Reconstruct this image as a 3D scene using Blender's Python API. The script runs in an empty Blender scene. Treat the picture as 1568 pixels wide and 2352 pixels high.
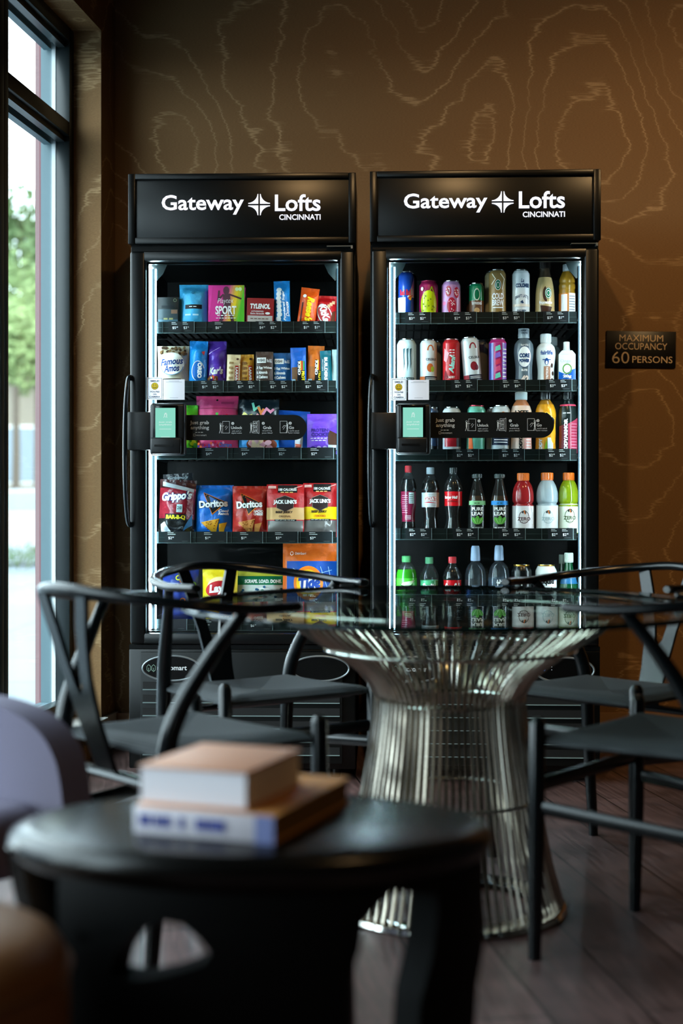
import bpy, bmesh, math, random
from math import sin, cos, pi, radians, sqrt, atan2
from mathutils import Vector, Matrix
from mathutils.geometry import tessellate_polygon
random.seed(7)
SC = bpy.context.scene
COL = SC.collection
FPX, HC = 3266.7, 0.95            # focal length in pixels, camera height

def P(px, py, Y):                 # a pixel of the photograph at distance Y
    return Vector(((px - 784) / FPX * Y, Y, HC + (1176 - py) / FPX * Y))

# ------------------------------------------------------------ materials
def lin(c):
    return c / 12.92 if c <= 0.04045 else ((c + 0.055) / 1.055) ** 2.4
def hx(s):
    s = s.lstrip('#')
    return tuple(lin(int(s[i:i + 2], 16) / 255) for i in (0, 2, 4))
_mats = {}
def new_mat(name):
    m = bpy.data.materials.new(name); m.use_nodes = True
    nt = m.node_tree
    return m, nt, nt.nodes['Principled BSDF'], nt.nodes['Material Output']
def mat(color, rough=0.45, metal=0.0, bump=0.0, bscale=40.0, coat=0.0, emit=0.0, spec=0.5):
    key = (color, rough, metal, bump, bscale, coat, emit, spec)
    if key in _mats: return _mats[key]
    m, nt, b, out = new_mat('surface_' + str(color).strip('#'))
    c = hx(color) if isinstance(color, str) else color
    b.inputs['Base Color'].default_value = (*c, 1)
    b.inputs['Roughness'].default_value = rough
    b.inputs['Metallic'].default_value = metal
    b.inputs['Specular IOR Level'].default_value = spec
    if coat: b.inputs['Coat Weight'].default_value = coat; b.inputs['Coat Roughness'].default_value = 0.08
    if emit:
        b.inputs['Emission Color'].default_value = (*c, 1); b.inputs['Emission Strength'].default_value = emit
    if bump:
        tc = nt.nodes.new('ShaderNodeTexCoord'); n = nt.nodes.new('ShaderNodeTexNoise')
        n.inputs['Scale'].default_value = bscale; n.inputs['Detail'].default_value = 3
        bp = nt.nodes.new('ShaderNodeBump'); bp.inputs['Strength'].default_value = bump; bp.inputs['Distance'].default_value = 0.01
        nt.links.new(tc.outputs['Object'], n.inputs['Vector']); nt.links.new(n.outputs['Fac'], bp.inputs['Height'])
        nt.links.new(bp.outputs['Normal'], b.inputs['Normal'])
    _mats[key] = m
    return m
def foil(color, rough=0.28):
    return mat(color, rough + .06, 0.0, 0.35, 55.0, spec=.35)
def emission(name, color, strength):
    m = bpy.data.materials.new(name); m.use_nodes = True
    nt = m.node_tree; nt.nodes.clear()
    e = nt.nodes.new('ShaderNodeEmission'); o = nt.nodes.new('ShaderNodeOutputMaterial')
    e.inputs[0].default_value = (*(hx(color) if isinstance(color, str) else color), 1); e.inputs[1].default_value = strength
    nt.links.new(e.outputs[0], o.inputs[0])
    return m
def clear(name, tint=(1, 1, 1), ior=1.45, rough=0.0, body=0.0, body_color=(1, 1, 1)):
    """see-through sheet: Fresnel mix of mirror reflection and a tinted straight-through ray"""
    m = bpy.data.materials.new(name); m.use_nodes = True
    nt = m.node_tree; nt.nodes.clear()
    o = nt.nodes.new('ShaderNodeOutputMaterial'); mx = nt.nodes.new('ShaderNodeMixShader')
    f = nt.nodes.new('ShaderNodeFresnel'); ge = nt.nodes.new('ShaderNodeNewGeometry'); mr = nt.nodes.new('ShaderNodeMapRange')
    mr.inputs['To Min'].default_value = ior; mr.inputs['To Max'].default_value = 1 / ior      # same reflection from both faces
    nt.links.new(ge.outputs['Backfacing'], mr.inputs['Value']); nt.links.new(mr.outputs[0], f.inputs[0])
    t = nt.nodes.new('ShaderNodeBsdfTransparent'); t.inputs[0].default_value = (*tint, 1)
    g = nt.nodes.new('ShaderNodeBsdfGlossy'); g.inputs['Roughness'].default_value = rough
    nt.links.new(f.outputs[0], mx.inputs[0]); nt.links.new(g.outputs[0], mx.inputs[2])
    src = t
    if body:
        m2 = nt.nodes.new('ShaderNodeMixShader'); m2.inputs[0].default_value = body
        d = nt.nodes.new('ShaderNodeBsdfDiffuse'); d.inputs[0].default_value = (*body_color, 1)
        nt.links.new(t.outputs[0], m2.inputs[1]); nt.links.new(d.outputs[0], m2.inputs[2]); src = m2
    nt.links.new(src.outputs[0], mx.inputs[1])
    nt.links.new(mx.outputs[0], o.inputs[0])
    return m

# ------------------------------------------------------------ text outlines (built-in font)
_txt = {}
def text2d(s, bold=0.0, shear=0.0):
    key = (s, bold, shear)
    if key in _txt: return _txt[key]
    c = bpy.data.curves.new('lettering', 'FONT'); c.body = s; c.resolution_u = 3
    c.offset = bold; c.shear = shear
    c.align_x = 'CENTER'; c.space_line = 0.95
    o = bpy.data.objects.new('lettering', c)
    m = o.to_mesh()
    v = [(p.co.x, p.co.y) for p in m.vertices]
    f = [tuple(p.vertices) for p in m.polygons]
    o.to_mesh_clear(); bpy.data.objects.remove(o); bpy.data.curves.remove(c)
    if v:
        x0 = min(p[0] for p in v); x1 = max(p[0] for p in v); y0 = min(p[1] for p in v); y1 = max(p[1] for p in v)
        w, h = max(x1 - x0, 1e-6), max(y1 - y0, 1e-6)
        v = [((p[0] - x0) / w - .5, (p[1] - y0) / h - .5) for p in v]
        asp = w / h
    else: asp = 1
    _txt[key] = (v, f, asp)
    return _txt[key]

def subdiv2d(v, f, L):
    v = list(v); out = []
    st = []
    for q in f:
        for i in range(1, len(q) - 1): st.append((q[0], q[i], q[i + 1]))
    cache = {}
    def mid(a, b):
        k = (min(a, b), max(a, b))
        if k not in cache:
            v.append(((v[a][0] + v[b][0]) / 2, (v[a][1] + v[b][1]) / 2)); cache[k] = len(v) - 1
        return cache[k]
    L2 = L * L
    while st:
        a, b, c = st.pop()
        e = [((v[a][0] - v[b][0]) ** 2 + (v[a][1] - v[b][1]) ** 2, a, b, c),
             ((v[b][0] - v[c][0]) ** 2 + (v[b][1] - v[c][1]) ** 2, b, c, a),
             ((v[c][0] - v[a][0]) ** 2 + (v[c][1] - v[a][1]) ** 2, c, a, b)]
        d, p, q, r = max(e)
        if d <= L2: out.append((a, b, c))
        else:
            m = mid(p, q); st.append((p, m, r)); st.append((m, q, r))
    return v, out

# ------------------------------------------------------------ mesh builder
class MB:
    def __init__(s): s.v = []; s.f = []; s.mi = []; s.sm = []; s.mats = []
    def m(s, mt):
        if mt not in s.mats: s.mats.append(mt)
        return s.mats.index(mt)
    def add(s, v, f, mt, smooth=False, M=None):
        o = len(s.v); k = s.m(mt)
        s.v += [tuple(M @ Vector(p)) for p in v] if M else [tuple(p) for p in v]
        for q in f:
            s.f.append(tuple(i + o for i in q)); s.mi.append(k); s.sm.append(smooth)
        return s
    def box(s, x0, x1, y0, y1, z0, z1, mt, bev=0.0, seg=2, M=None):
        if bev <= 0:
            v = [(x, y, z) for z in (z0, z1) for y in (y0, y1) for x in (x0, x1)]
            f = [(0, 2, 3, 1), (4, 5, 7, 6), (0, 1, 5, 4), (2, 6, 7, 3), (0, 4, 6, 2), (1, 3, 7, 5)]
            return s.add(v, f, mt, False, M)
        bm = bmesh.new()
        bmesh.ops.create_cube(bm, size=1)
        for p in bm.verts: p.co = Vector(((x0 + x1) / 2 + p.co.x * (x1 - x0), (y0 + y1) / 2 + p.co.y * (y1 - y0), (z0 + z1) / 2 + p.co.z * (z1 - z0)))
        bmesh.ops.bevel(bm, geom=list(bm.edges), offset=bev, segments=seg, profile=0.5, affect='EDGES')
        bm.verts.index_update()
        v = [p.co.copy() for p in bm.verts]; f = [tuple(q.index for q in fc.verts) for fc in bm.faces]
        bm.free()
        return s.add(v, f, mt, True, M)
    def lathe(s, prof, mt, n=28, M=None, a=1.0, b=1.0, caps=True, mats=None, smooth=True):
        """prof: (r, z) from bottom to top; mats: one material per profile band"""
        v = []; 
        for r, z in prof:
            for i in range(n):
                t = 2 * pi * i / n; v.append((a * r * sin(t), -b * r * cos(t), z))
        for j in range(len(prof) - 1):
            f = []
            for i in range(n):
                i2 = (i + 1) % n
                f.append((j * n + i, j * n + i2, (j + 1) * n + i2, (j + 1) * n + i))
            if j == 0: base = len(s.v); s.add(v, f, mats[j] if mats else mt, smooth, M)
            else:
                k = s.m(mats[j] if mats else mt)
                for q in f: s.f.append(tuple(i + base for i in q)); s.mi.append(k); s.sm.append(smooth)
        if caps:
            k0 = s.m(mats[0] if mats else mt); k1 = s.m(mats[-1] if mats else mt)
            s.f.append(tuple(base + i for i in reversed(range(n)))); s.mi.append(k0); s.sm.append(False)
            s.f.append(tuple(base + (len(prof) - 1) * n + i for i in range(n))); s.mi.append(k1); s.sm.append(False)
        return s
    def tube(s, pts, rad, mt, n=10, flat=None, M=None, cap=True, up=None):
        """sweep; rad: number or list; flat: (a, b) or list of (a, b) half widths along side / normal"""
        pts = [Vector(p) for p in pts]; N = len(pts)
        v = []; f = []
        T = []
        for i in range(N):
            t = pts[min(i + 1, N - 1)] - pts[max(i - 1, 0)]; T.append(t.normalized())
        upv = Vector(up) if up else None
        nrm = (Vector((0, 0, 1)) if abs(T[0].z) < 0.9 else Vector((1, 0, 0)))
        for i in range(N):
            if upv is not None: nrm = upv
            side = T[i].cross(nrm)
            if side.length < 1e-5: side = Vector((1, 0, 0))
            side.normalize(); nn = side.cross(T[i]).normalized()
            if upv is None: nrm = nn
            r = rad[i] if isinstance(rad, (list, tuple)) else rad
            if flat: fa, fb = flat[i] if isinstance(flat[0], (list, tuple)) else flat
            else: fa = fb = 1.0
            for k in range(n):
                a = 2 * pi * k / n
                v.append(pts[i] + side * (cos(a) * r * fa) + nn * (sin(a) * r * fb))
        for i in range(N - 1):
            for k in range(n):
                k2 = (k + 1) % n
                f.append((i * n + k, i * n + k2, (i + 1) * n + k2, (i + 1) * n + k))
        if cap:
            f.append(tuple(reversed(range(n)))); f.append(tuple((N - 1) * n + k for k in range(n)))
        return s.add(v, f, mt, True, M)
    def prism(s, poly, y0, y1, mt, holes=(), mp=None, L=None, M=None, smooth=False):
        """polygon in (x, z), extruded from y0 to y1; mp(x, y, z) bends it"""
        loops = [poly] + list(holes)
        flat = [p for l in loops for p in l]
        tr = tessellate_polygon([[Vector((p[0], p[1], 0)) for p in l] for l in loops])
        v2, f2 = flat, [tuple(t) for t in tr]
        if L: v2, f2 = subdiv2d(flat, f2, L)
        # orient
        f3 = []
        for a, b, c in f2:
            ar = (v2[b][0] - v2[a][0]) * (v2[c][1] - v2[a][1]) - (v2[c][0] - v2[a][0]) * (v2[b][1] - v2[a][1])
            f3.append((a, b, c) if ar > 0 else (a, c, b))
        mp = mp or (lambda x, y, z: (x, y, z))
        n = len(v2)
        v = [mp(p[0], y0, p[1]) for p in v2] + [mp(p[0], y1, p[1]) for p in v2]
        f = [t for t in f3] + [(c + n, b + n, a + n) for a, b, c in f3]
        # boundary = edges used once
        cnt = {}
        for t in f3:
            for i in range(3):
                e = (t[i], t[(i + 1) % 3]); k = (min(e), max(e)); cnt.setdefault(k, []).append(e)
        for k, e in cnt.items():
            if len(e) == 1:
                a, b = e[0]; f.append((b, a, a + n, b + n))
        return s.add(v, f, mt, smooth, M)
    def build(s, name, parent=None, loc=None, mtx=None, angle=35, merge=False):
        me = bpy.data.meshes.new(name)
        me.from_pydata(s.v, [], s.f); 
        for m_ in s.mats: me.materials.append(m_)
        me.polygons.foreach_set('material_index', s.mi)
        me.polygons.foreach_set('use_smooth', s.sm)
        if any(s.sm): me.set_sharp_from_angle(angle=radians(angle))
        me.update()
        o = bpy.data.objects.new(name, me); COL.objects.link(o)
        if parent is not None: o.parent = parent
        if loc is not None: o.location = loc
        if mtx is not None: o.matrix_local = mtx
        return o

class Print:
    """flat artwork laid onto a surface: surf(u, v, off) -> point"""
    def __init__(s, mb, surf, L=0.009, off=0.0006, step=0.00025):
        s.mb = mb; s.surf = surf; s.L = L; s.off = off; s.step = step
    def put(s, v, f, mt):
        if not f: return s
        if s.L: v, f = subdiv2d(v, f, s.L)
        g = []
        for t in f:
            a, b, c = t[:3]
            ar = (v[b][0] - v[a][0]) * (v[c][1] - v[a][1]) - (v[c][0] - v[a][0]) * (v[b][1] - v[a][1])
            g.append(tuple(t) if ar >= 0 else tuple(reversed(t)))
        s.mb.add([s.surf(p[0], p[1], s.off) for p in v], g, mt, True)
        s.off += s.step
        return s
    def rect(s, u0, v0, u1, v1, mt):
        return s.put([(u0, v0), (u1, v0), (u1, v1), (u0, v1)], [(0, 1, 2, 3)], mt)
    def ell(s, cu, cv, ru, rv, mt, n=24, rot=0):
        c, d = cos(rot), sin(rot)
        p = [(cu, cv)] + [(cu + ru * cos(2 * pi * i / n) * c - rv * sin(2 * pi * i / n) * d, cv + ru * cos(2 * pi * i / n) * d + rv * sin(2 * pi * i / n) * c) for i in range(n)]
        return s.put(p, [(0, 1 + i, 1 + (i + 1) % n) for i in range(n)], mt)
    def ring(s, cu, cv, ru, rv, w, mt, n=28, a0=0, a1=2 * pi):
        p = []; f = []
        for i in range(n + 1):
            t = a0 + (a1 - a0) * i / n
            p += [(cu + ru * cos(t), cv + rv * sin(t)), (cu + (ru - w) * cos(t), cv + (rv - w) * sin(t))]
        for i in range(n): f.append((2 * i, 2 * i + 2, 2 * i + 3, 2 * i + 1))
        return s.put(p, f, mt)
    def poly(s, pts, mt):
        tr = tessellate_polygon([[Vector((p[0], p[1], 0)) for p in pts]])
        return s.put(list(pts), [tuple(t) for t in tr], mt)
    def line(s, pts, w, mt, closed=False):
        pts = [Vector((p[0], p[1])) for p in pts]
        if closed: pts = pts + [pts[0]]
        for a, b in zip(pts, pts[1:]):
            d = (b - a); 
            if d.length < 1e-6: continue
            d.normalize(); n = Vector((-d.y, d.x)) * w / 2; d = d * w / 2
            s.put([tuple(a - d + n), tuple(a - d - n), tuple(b + d - n), tuple(b + d + n)], [(0, 1, 2, 3)], mt); s.off -= s.step
        s.off += s.step
        return s
    def fine(s, cu, cv, w, h, mt, rot=0.0, **k):
        """a line of print too small to read in the photograph: a row of short dashes"""
        n = max(2, int(w / (h * 2.2 + 1e-6))); c, d = cos(rot), sin(rot)
        for i in range(n):
            x0 = -w / 2 + w * i / n; x1 = x0 + w / n * .74
            s.put([(cu + x * c - y * d, cv + x * d + y * c) for x, y in ((x0, -h * .28), (x1, -h * .28), (x1, h * .28), (x0, h * .28))], [(0, 1, 2, 3)], mt); s.off -= s.step
        s.off += s.step
        return s
    def text(s, t, cu, cv, w, h, mt, rot=0.0, bold=0.0, shear=0.0, arc=0.0):
        """w or h may be None: kept from the other by the letters' own aspect"""
        v, f, asp = text2d(t, bold, shear)
        if w is None: w = h * asp
        if h is None: h = w / asp
        c, d = cos(rot), sin(rot)
        q = []
        for x, y in v:
            X, Y = x * w, y * h
            if arc: Y += arc * (1 - (2 * x) ** 2)
            q.append((cu + X * c - Y * d, cv + X * d + Y * c))
        return s.put(q, f, mt)

def tag(o, label=None, cat=None, group=None, kind=None):
    if label: o['label'] = label
    if cat: o['category'] = cat
    if group: o['group'] = group
    if kind: o['kind'] = kind
    return o
def empty(name, loc=(0, 0, 0), rz=0.0):
    o = bpy.data.objects.new(name, None); COL.objects.link(o)
    o.location = loc; o.rotation_euler = (0, 0, rz); o.empty_display_size = 0.1
    return o
def smooth_path(pts, n=6):
    """Catmull-Rom"""
    pts = [Vector(p) for p in pts]; out = []
    for i in range(len(pts) - 1):
        p0 = pts[max(i - 1, 0)]; p1 = pts[i]; p2 = pts[i + 1]; p3 = pts[min(i + 2, len(pts) - 1)]
        for k in range(n):
            t = k / n
            out.append(0.5 * ((2 * p1) + (p2 - p0) * t + (2 * p0 - 5 * p1 + 4 * p2 - p3) * t * t + (3 * p1 - p0 - 3 * p2 + p3) * t ** 3))
    out.append(pts[-1])
    return out
def lerp_list(vals, n):
    out = []
    for i in range(len(vals) - 1):
        for k in range(n): out.append(vals[i] + (vals[i + 1] - vals[i]) * k / n)
    return out + [vals[-1]]
EXPOSURE = 0.0
SKY = 8.2
LED_POWER = 108.0
BAYS = [.737, 1.15, 1.15, 1.25, .9]
WALL_BASE, WALL_LINE = '#8d6c48', '#c8a67a'
DOWNLIGHTS = [(.17, 2.74, 70, 'recessed ceiling light above the glass table', 95, .8, (1.2, 5.6, .9)),
              (1.9, 3.2, 85, 'recessed ceiling light nearest the occupancy sign', 95, .8, (2.0, 5.6, 1.1)),
              (1.4, .6, 45, 'recessed ceiling light over the seating area', 110, .8, None)]
# ------------------------------------------------------------ camera and world
cam = bpy.data.cameras.new('camera'); cam.lens = 50; cam.sensor_width = 36; cam.sensor_fit = 'AUTO'
cam.clip_start = 0.05; cam.clip_end = 300
cam.dof.use_dof = True; cam.dof.focus_distance = 5.03; cam.dof.aperture_fstop = 1.8
co = bpy.data.objects.new('camera', cam); COL.objects.link(co)
co.location = (0, 0, HC); co.rotation_euler = (pi / 2, 0, 0); SC.camera = co
SC.view_settings.view_transform = 'Standard'; SC.view_settings.look = 'None'
SC.view_settings.gamma = 1; SC.view_settings.use_curve_mapping = False; SC.view_settings.exposure = EXPOSURE
SC.cycles.use_denoising = True
SC.cycles.max_bounces = 10; SC.cycles.transparent_max_bounces = 24; SC.cycles.glossy_bounces = 5
SC.cycles.caustics_reflective = False; SC.cycles.caustics_refractive = False
SC.cycles.sample_clamp_indirect = 4.0

wd = bpy.data.worlds.new('overcast_sky'); SC.world = wd; wd.use_nodes = True
nt = wd.node_tree; bg = nt.nodes['Background']
tc = nt.nodes.new('ShaderNodeTexCoord'); no = nt.nodes.new('ShaderNodeTexNoise'); cr = nt.nodes.new('ShaderNodeValToRGB')
no.inputs['Scale'].default_value = 5; no.inputs['Detail'].default_value = 4
cr.color_ramp.elements[0].position = .35; cr.color_ramp.elements[0].color = (.62, .80, .93, 1)
cr.color_ramp.elements[1].position = .6; cr.color_ramp.elements[1].color = (.80, .93, 1, 1)
nt.links.new(tc.outputs['Generated'], no.inputs['Vector']); nt.links.new(no.outputs['Fac'], cr.inputs['Fac'])
nt.links.new(cr.outputs['Color'], bg.inputs['Color']); bg.inputs['Strength'].default_value = SKY

# ------------------------------------------------------------ wallpaper, floor
def wallpaper():
    m, nt, b, out = new_mat('contour_line_wallpaper'); N = nt.nodes; L = nt.links
    g = N.new('ShaderNodeNewGeometry')
    def nz(scale, size, detail=0.0, off=(0, 0, 0)):
        mp = N.new('ShaderNodeMapping'); mp.inputs['Scale'].default_value = scale; mp.inputs['Location'].default_value = off
        t = N.new('ShaderNodeTexNoise'); t.inputs['Scale'].default_value = size; t.inputs['Detail'].default_value = detail
        L.new(g.outputs['Position'], mp.inputs['Vector']); L.new(mp.outputs[0], t.inputs['Vector']); return t.outputs['Fac']
    def mth(op, a, bb=None, c=None):
        n = N.new('ShaderNodeMath'); n.operation = op
        for i, x in enumerate((a, bb, c)):
            if x is None: continue
            if isinstance(x, (int, float)): n.inputs[i].default_value = x
            else: L.new(x, n.inputs[i])
        return n.outputs[0]
    base = nz((1.0, 1.0, .7), 1.7, 0.5, (3.1, 1.7, .4))
    jag = nz((1.5, 1.5, 46), 3.0, 2.0)
    mid = nz((1, 1, 1.6), 9.0, 1.0)
    val = mth('MULTIPLY_ADD', base, 12.5, mth('MULTIPLY_ADD', jag, .38, mth('MULTIPLY', mid, .75)))
    fr = mth('ABSOLUTE', mth('SUBTRACT', mth('FRACT', val), .5))
    core = N.new('ShaderNodeMapRange'); core.inputs['From Min'].default_value = .055; core.inputs['From Max'].default_value = .01
    L.new(fr, core.inputs['Value'])
    halo = N.new('ShaderNodeMapRange'); halo.inputs['From Min'].default_value = .17; halo.inputs['From Max'].default_value = .02
    L.new(fr, halo.inputs['Value'])
    strand = nz((2.2, 2.2, 95), 5.0, 1.0, (0, 0, 7))
    st = N.new('ShaderNodeMapRange'); st.inputs['From Min'].default_value = .5; st.inputs['From Max'].default_value = .72; L.new(strand, st.inputs['Value'])
    fade = nz((1, 1, 1), 4.0, 1.0, (9, 2, 5))
    fd = N.new('ShaderNodeMapRange'); fd.inputs['From Min'].default_value = .3; fd.inputs['From Max'].default_value = .6; fd.inputs['To Min'].default_value = .35; L.new(fade, fd.inputs['Value'])
    amt = mth('MULTIPLY', mth('MAXIMUM', mth('MULTIPLY', core.outputs[0], .8), mth('MULTIPLY', mth('MULTIPLY', halo.outputs[0], st.outputs[0]), .55)), fd.outputs[0])
    weave = nz((30, 30, 260), 4.0, 0.0)
    mx = N.new('ShaderNodeMix'); mx.data_type = 'RGBA'
    mx.inputs['A'].default_value = (*hx(WALL_BASE), 1); mx.inputs['B'].default_value = (*hx(WALL_LINE), 1)
    L.new(amt, mx.inputs['Factor'])
    hs = N.new('ShaderNodeHueSaturation'); L.new(mx.outputs['Result'], hs.inputs['Color'])
    L.new(mth('MULTIPLY_ADD', weave, .5, .75), hs.inputs['Value'])
    L.new(hs.outputs[0], b.inputs['Base Color'])
    b.inputs['Roughness'].default_value = .75; b.inputs['Specular IOR Level'].default_value = .2
    return m
WALLP = wallpaper()

def floor_mat():
    m, nt, b, out = new_mat('dark_plank_floor'); N = nt.nodes; L = nt.links
    g = N.new('ShaderNodeNewGeometry')
    mp = N.new('ShaderNodeMapping'); mp.inputs['Rotation'].default_value = (0, 0, radians(82)); L.new(g.outputs['Position'], mp.inputs[0])
    br = N.new('ShaderNodeTexBrick'); br.inputs['Scale'].default_value = 1; br.inputs['Brick Width'].default_value = 1.3; br.inputs['Row Height'].default_value = .19
    br.inputs['Mortar Size'].default_value = .003; br.inputs['Color1'].default_value = (*hx('#6e5553'), 1); br.inputs['Color2'].default_value = (*hx('#56413e'), 1); br.inputs['Mortar'].default_value = (*hx('#1c1715'), 1)
    L.new(mp.outputs[0], br.inputs['Vector'])
    mg = N.new('ShaderNodeMapping'); mg.inputs['Scale'].default_value = (3, 40, 1); L.new(mp.outputs[0], mg.inputs[0])
    n1 = N.new('ShaderNodeTexNoise'); n1.inputs['Scale'].default_value = 2; n1.inputs['Detail'].default_value = 5; L.new(mg.outputs[0], n1.inputs['Vector'])
    n2 = N.new('ShaderNodeTexNoise'); n2.inputs['Scale'].default_value = 3.2; n2.inputs['Detail'].default_value = 3; L.new(g.outputs['Position'], n2.inputs['Vector'])
    mr = N.new('ShaderNodeMapRange'); mr.inputs['From Min'].default_value = .3; mr.inputs['From Max'].default_value = .7; mr.inputs['To Min'].default_value = .55; mr.inputs['To Max'].default_value = 1.25
    mr2 = N.new('ShaderNodeMapRange'); mr2.inputs['From Min'].default_value = .35; mr2.inputs['From Max'].default_value = .6; mr2.inputs['To Min'].default_value = .45; mr2.inputs['To Max'].default_value = 1.1
    L.new(n1.outputs['Fac'], mr.inputs['Value']); L.new(n2.outputs['Fac'], mr2.inputs['Value'])
    mm = N.new('ShaderNodeMath'); mm.operation = 'MULTIPLY'; L.new(mr.outputs[0], mm.inputs[0]); L.new(mr2.outputs[0], mm.inputs[1])
    hs = N.new('ShaderNodeHueSaturation'); L.new(br.outputs['Color'], hs.inputs['Color']); L.new(mm.outputs[0], hs.inputs['Value'])
    L.new(hs.outputs[0], b.inputs['Base Color'])
    rr = N.new('ShaderNodeMapRange'); rr.inputs['To Min'].default_value = .3; rr.inputs['To Max'].default_value = .52; L.new(n1.outputs['Fac'], rr.inputs['Value']); L.new(rr.outputs[0], b.inputs['Roughness'])
    bp = N.new('ShaderNodeBump'); bp.inputs['Strength'].default_value = .25; bp.inputs['Distance'].default_value = .004; L.new(n1.outputs['Fac'], bp.inputs['Height']); L.new(bp.outputs[0], b.inputs['Normal'])
    return m
def struct(o): o['kind'] = 'structure'; return o

DARK = mat('#0b0e0f', .4); FRAME = mat('#1b2426', .35)
def slab(z0, z1, mt, name, w=.2):         # room outline with the slanting window wall
    q = [(-.9234 - .9903 * w + .14 * .1, 5.8 + .14 * w), (4.6, 5.95), (4.6, -3.2), (-.9234 - .9903 * w - .1392 * 9.05, 5.8 + .1392 * w - .9903 * 9.05)]
    v = [(x, y, z0) for x, y in q] + [(x, y, z1) for x, y in q]
    return struct(MB().add(v, [(0, 1, 2, 3), (7, 6, 5, 4)] + [(i, i + 4, (i + 1) % 4 + 4, (i + 1) % 4) for i in range(4)], mt).build(name))
slab(-.12, 0, floor_mat(), 'floor'); slab(3.3, 3.42, mat('#14120f', .8), 'ceiling')
struct(MB().box(-1.1, 4.6, 5.8, 5.95, 0, 3.3, WALLP).build('wall_back'))
struct(MB().box(4.45, 4.6, -3.2, 5.8, 0, 3.3, mat('#2c2219', .8)).build('wall_right'))
struct(MB().box(-2.35, 4.6, -3.2, -3.05, 0, 3.3, mat('#1d1712', .8)).build('wall_rear'))
TAN = mat('#a8835c', .6); WHITE_TRIM = mat('#d8d6d0', .5)
struct(MB().box(-.915, 4.45, 5.775, 5.8, 0, .133, TAN).build('baseboard_back'))

# left wall: local x runs away from the camera along the wall, y outwards, origin in the far corner
AX = Vector((.1392, .9903, 0)); OUT = Vector((-.9903, .1392, 0))
ML = Matrix(((AX.x, OUT.x, 0, -.9234), (AX.y, OUT.y, 0, 5.8), (0, 0, 1, 0), (0, 0, 0, 1)))
J = -.1845                           # the window recess starts here
T_END = -9.0
SILL, HEAD = .14, 2.852
wl = MB()
wl.box(J, .25, 0, .233, 0, 3.3, WALLP, M=ML)
wl.box(T_END, J, 0, .233, HEAD, 3.3, WALLP, M=ML)
wl.box(T_END, J, .004, .233, 0, SILL - .012, WALLP, M=ML)
struct(wl.build('wall_left'))
struct(MB().box(J, 0, -.014, 0, 0, .137, WHITE_TRIM, M=ML).build('baseboard_left'))
struct(MB().box(T_END, J - .001, -.03, .112, SILL - .012, SILL, WHITE_TRIM, M=ML).build('trim_1'))
BRICK, nb, bb_, ob_ = new_mat('red_brick')
bt = nb.nodes.new('ShaderNodeTexBrick'); bt.inputs['Scale'].default_value = 12; bt.inputs['Color1'].default_value = (*hx('#8d5f63'), 1); bt.inputs['Color2'].default_value = (*hx('#7d5058'), 1); bt.inputs['Mortar'].default_value = (*hx('#9a7b7c'), 1)
tcb = nb.nodes.new('ShaderNodeTexCoord'); nb.links.new(tcb.outputs['Object'], bt.inputs['Vector']); nb.links.new(bt.outputs['Color'], bb_.inputs['Base Color']); bb_.inputs['Roughness'].default_value = .9
struct(MB().box(J + .012, .3, .2335, .275, -.12, 3.5, BRICK, M=ML).build('trim_2'))

PANE = clear('window_glass', (.97, 1, .99), 1.3)
GASKET = mat('#dfe8ea', .5)
OUTER_SKYLIT = mat('#5f7880', .45)  # outer half of the frame, bluish sky light put into the colour
ti = 0.0; n = 0
bays = BAYS
if sum(bays) < 8.7: wl2 = MB().box(T_END, J - sum(bays), 0, .233, 0, 3.3, WALLP, M=ML); struct(wl2.build('wall_left'))
for wdt in bays:
    n += 1
    xa, xb = J - ti, J - ti - wdt; ti += wdt        # xa far end, xb near end
    fr = MB(); s = .04
    first = .052 if n == 1 else s
    TZ0, TZ1 = 2.425, 2.48
    for (x0, x1) in ((xa - first, xa), (xb, xb + s)):
        fr.box(x0, x1, .111, .168, SILL, HEAD, FRAME, .003, M=ML)
        fr.box(x0 + (.012 if x1 == xa else 0), x1 - (.012 if x1 != xa else 0), .184, .233, SILL, HEAD, OUTER_SKYLIT, M=ML)
        fr.box(x0 - (.002 if x1 == xa else 0), x1 + (.002 if x1 != xa else 0), .168, .184, SILL, HEAD, GASKET, M=ML)
    for z0, z1, k in ((SILL, SILL + .07, 0), (TZ0, TZ1, 1), (HEAD - .055, HEAD, 2)):
        fr.box(xb + s, xa - first, .111, .168, z0, z1, FRAME, .003, M=ML)
        fr.box(xb + s, xa - first, .168, .233, z0 + (.01 if k else 0), z1 - .01, OUTER_SKYLIT, M=ML)
    # stepped glazing beads under transom and head
    for z0 in (TZ0, HEAD - .055):
        fr.box(xb + s, xa - first, .13, .16, z0 - .022, z0, FRAME, M=ML); fr.box(xb + s, xa - first, .185, .215, z0 - .03, z0, OUTER_SKYLIT, M=ML)
    fo = struct(fr.build('window_%d' % n))
    for z0, z1 in ((SILL + .07, TZ0), (TZ1, HEAD - .055)):
        MB().box(xb + s, xa - first, .173, .179, z0, z1, PANE, M=ML).build('window_pane', fo)
    # daylight portal: only tells the sampler where the sky is
    pl = bpy.data.lights.new('daylight_portal', 'AREA'); pl.shape = 'RECTANGLE'; pl.size = wdt; pl.size_y = HEAD - SILL
    pl.cycles.is_portal = True
    po = bpy.data.objects.new('daylight_portal', pl); COL.objects.link(po)
    Mp = Matrix.Translation(ML @ Vector(((xa + xb) / 2, .3, (HEAD + SILL) / 2)))
    zc = OUT; xc = AX; yc = zc.cross(xc)       # area light shines along -Z, into the room
    R = Matrix(((xc.x, yc.x, zc.x, 0), (xc.y, yc.y, zc.y, 0), (xc.z, yc.z, zc.z, 0), (0, 0, 0, 1)))
    po.matrix_world = Mp @ R

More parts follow.
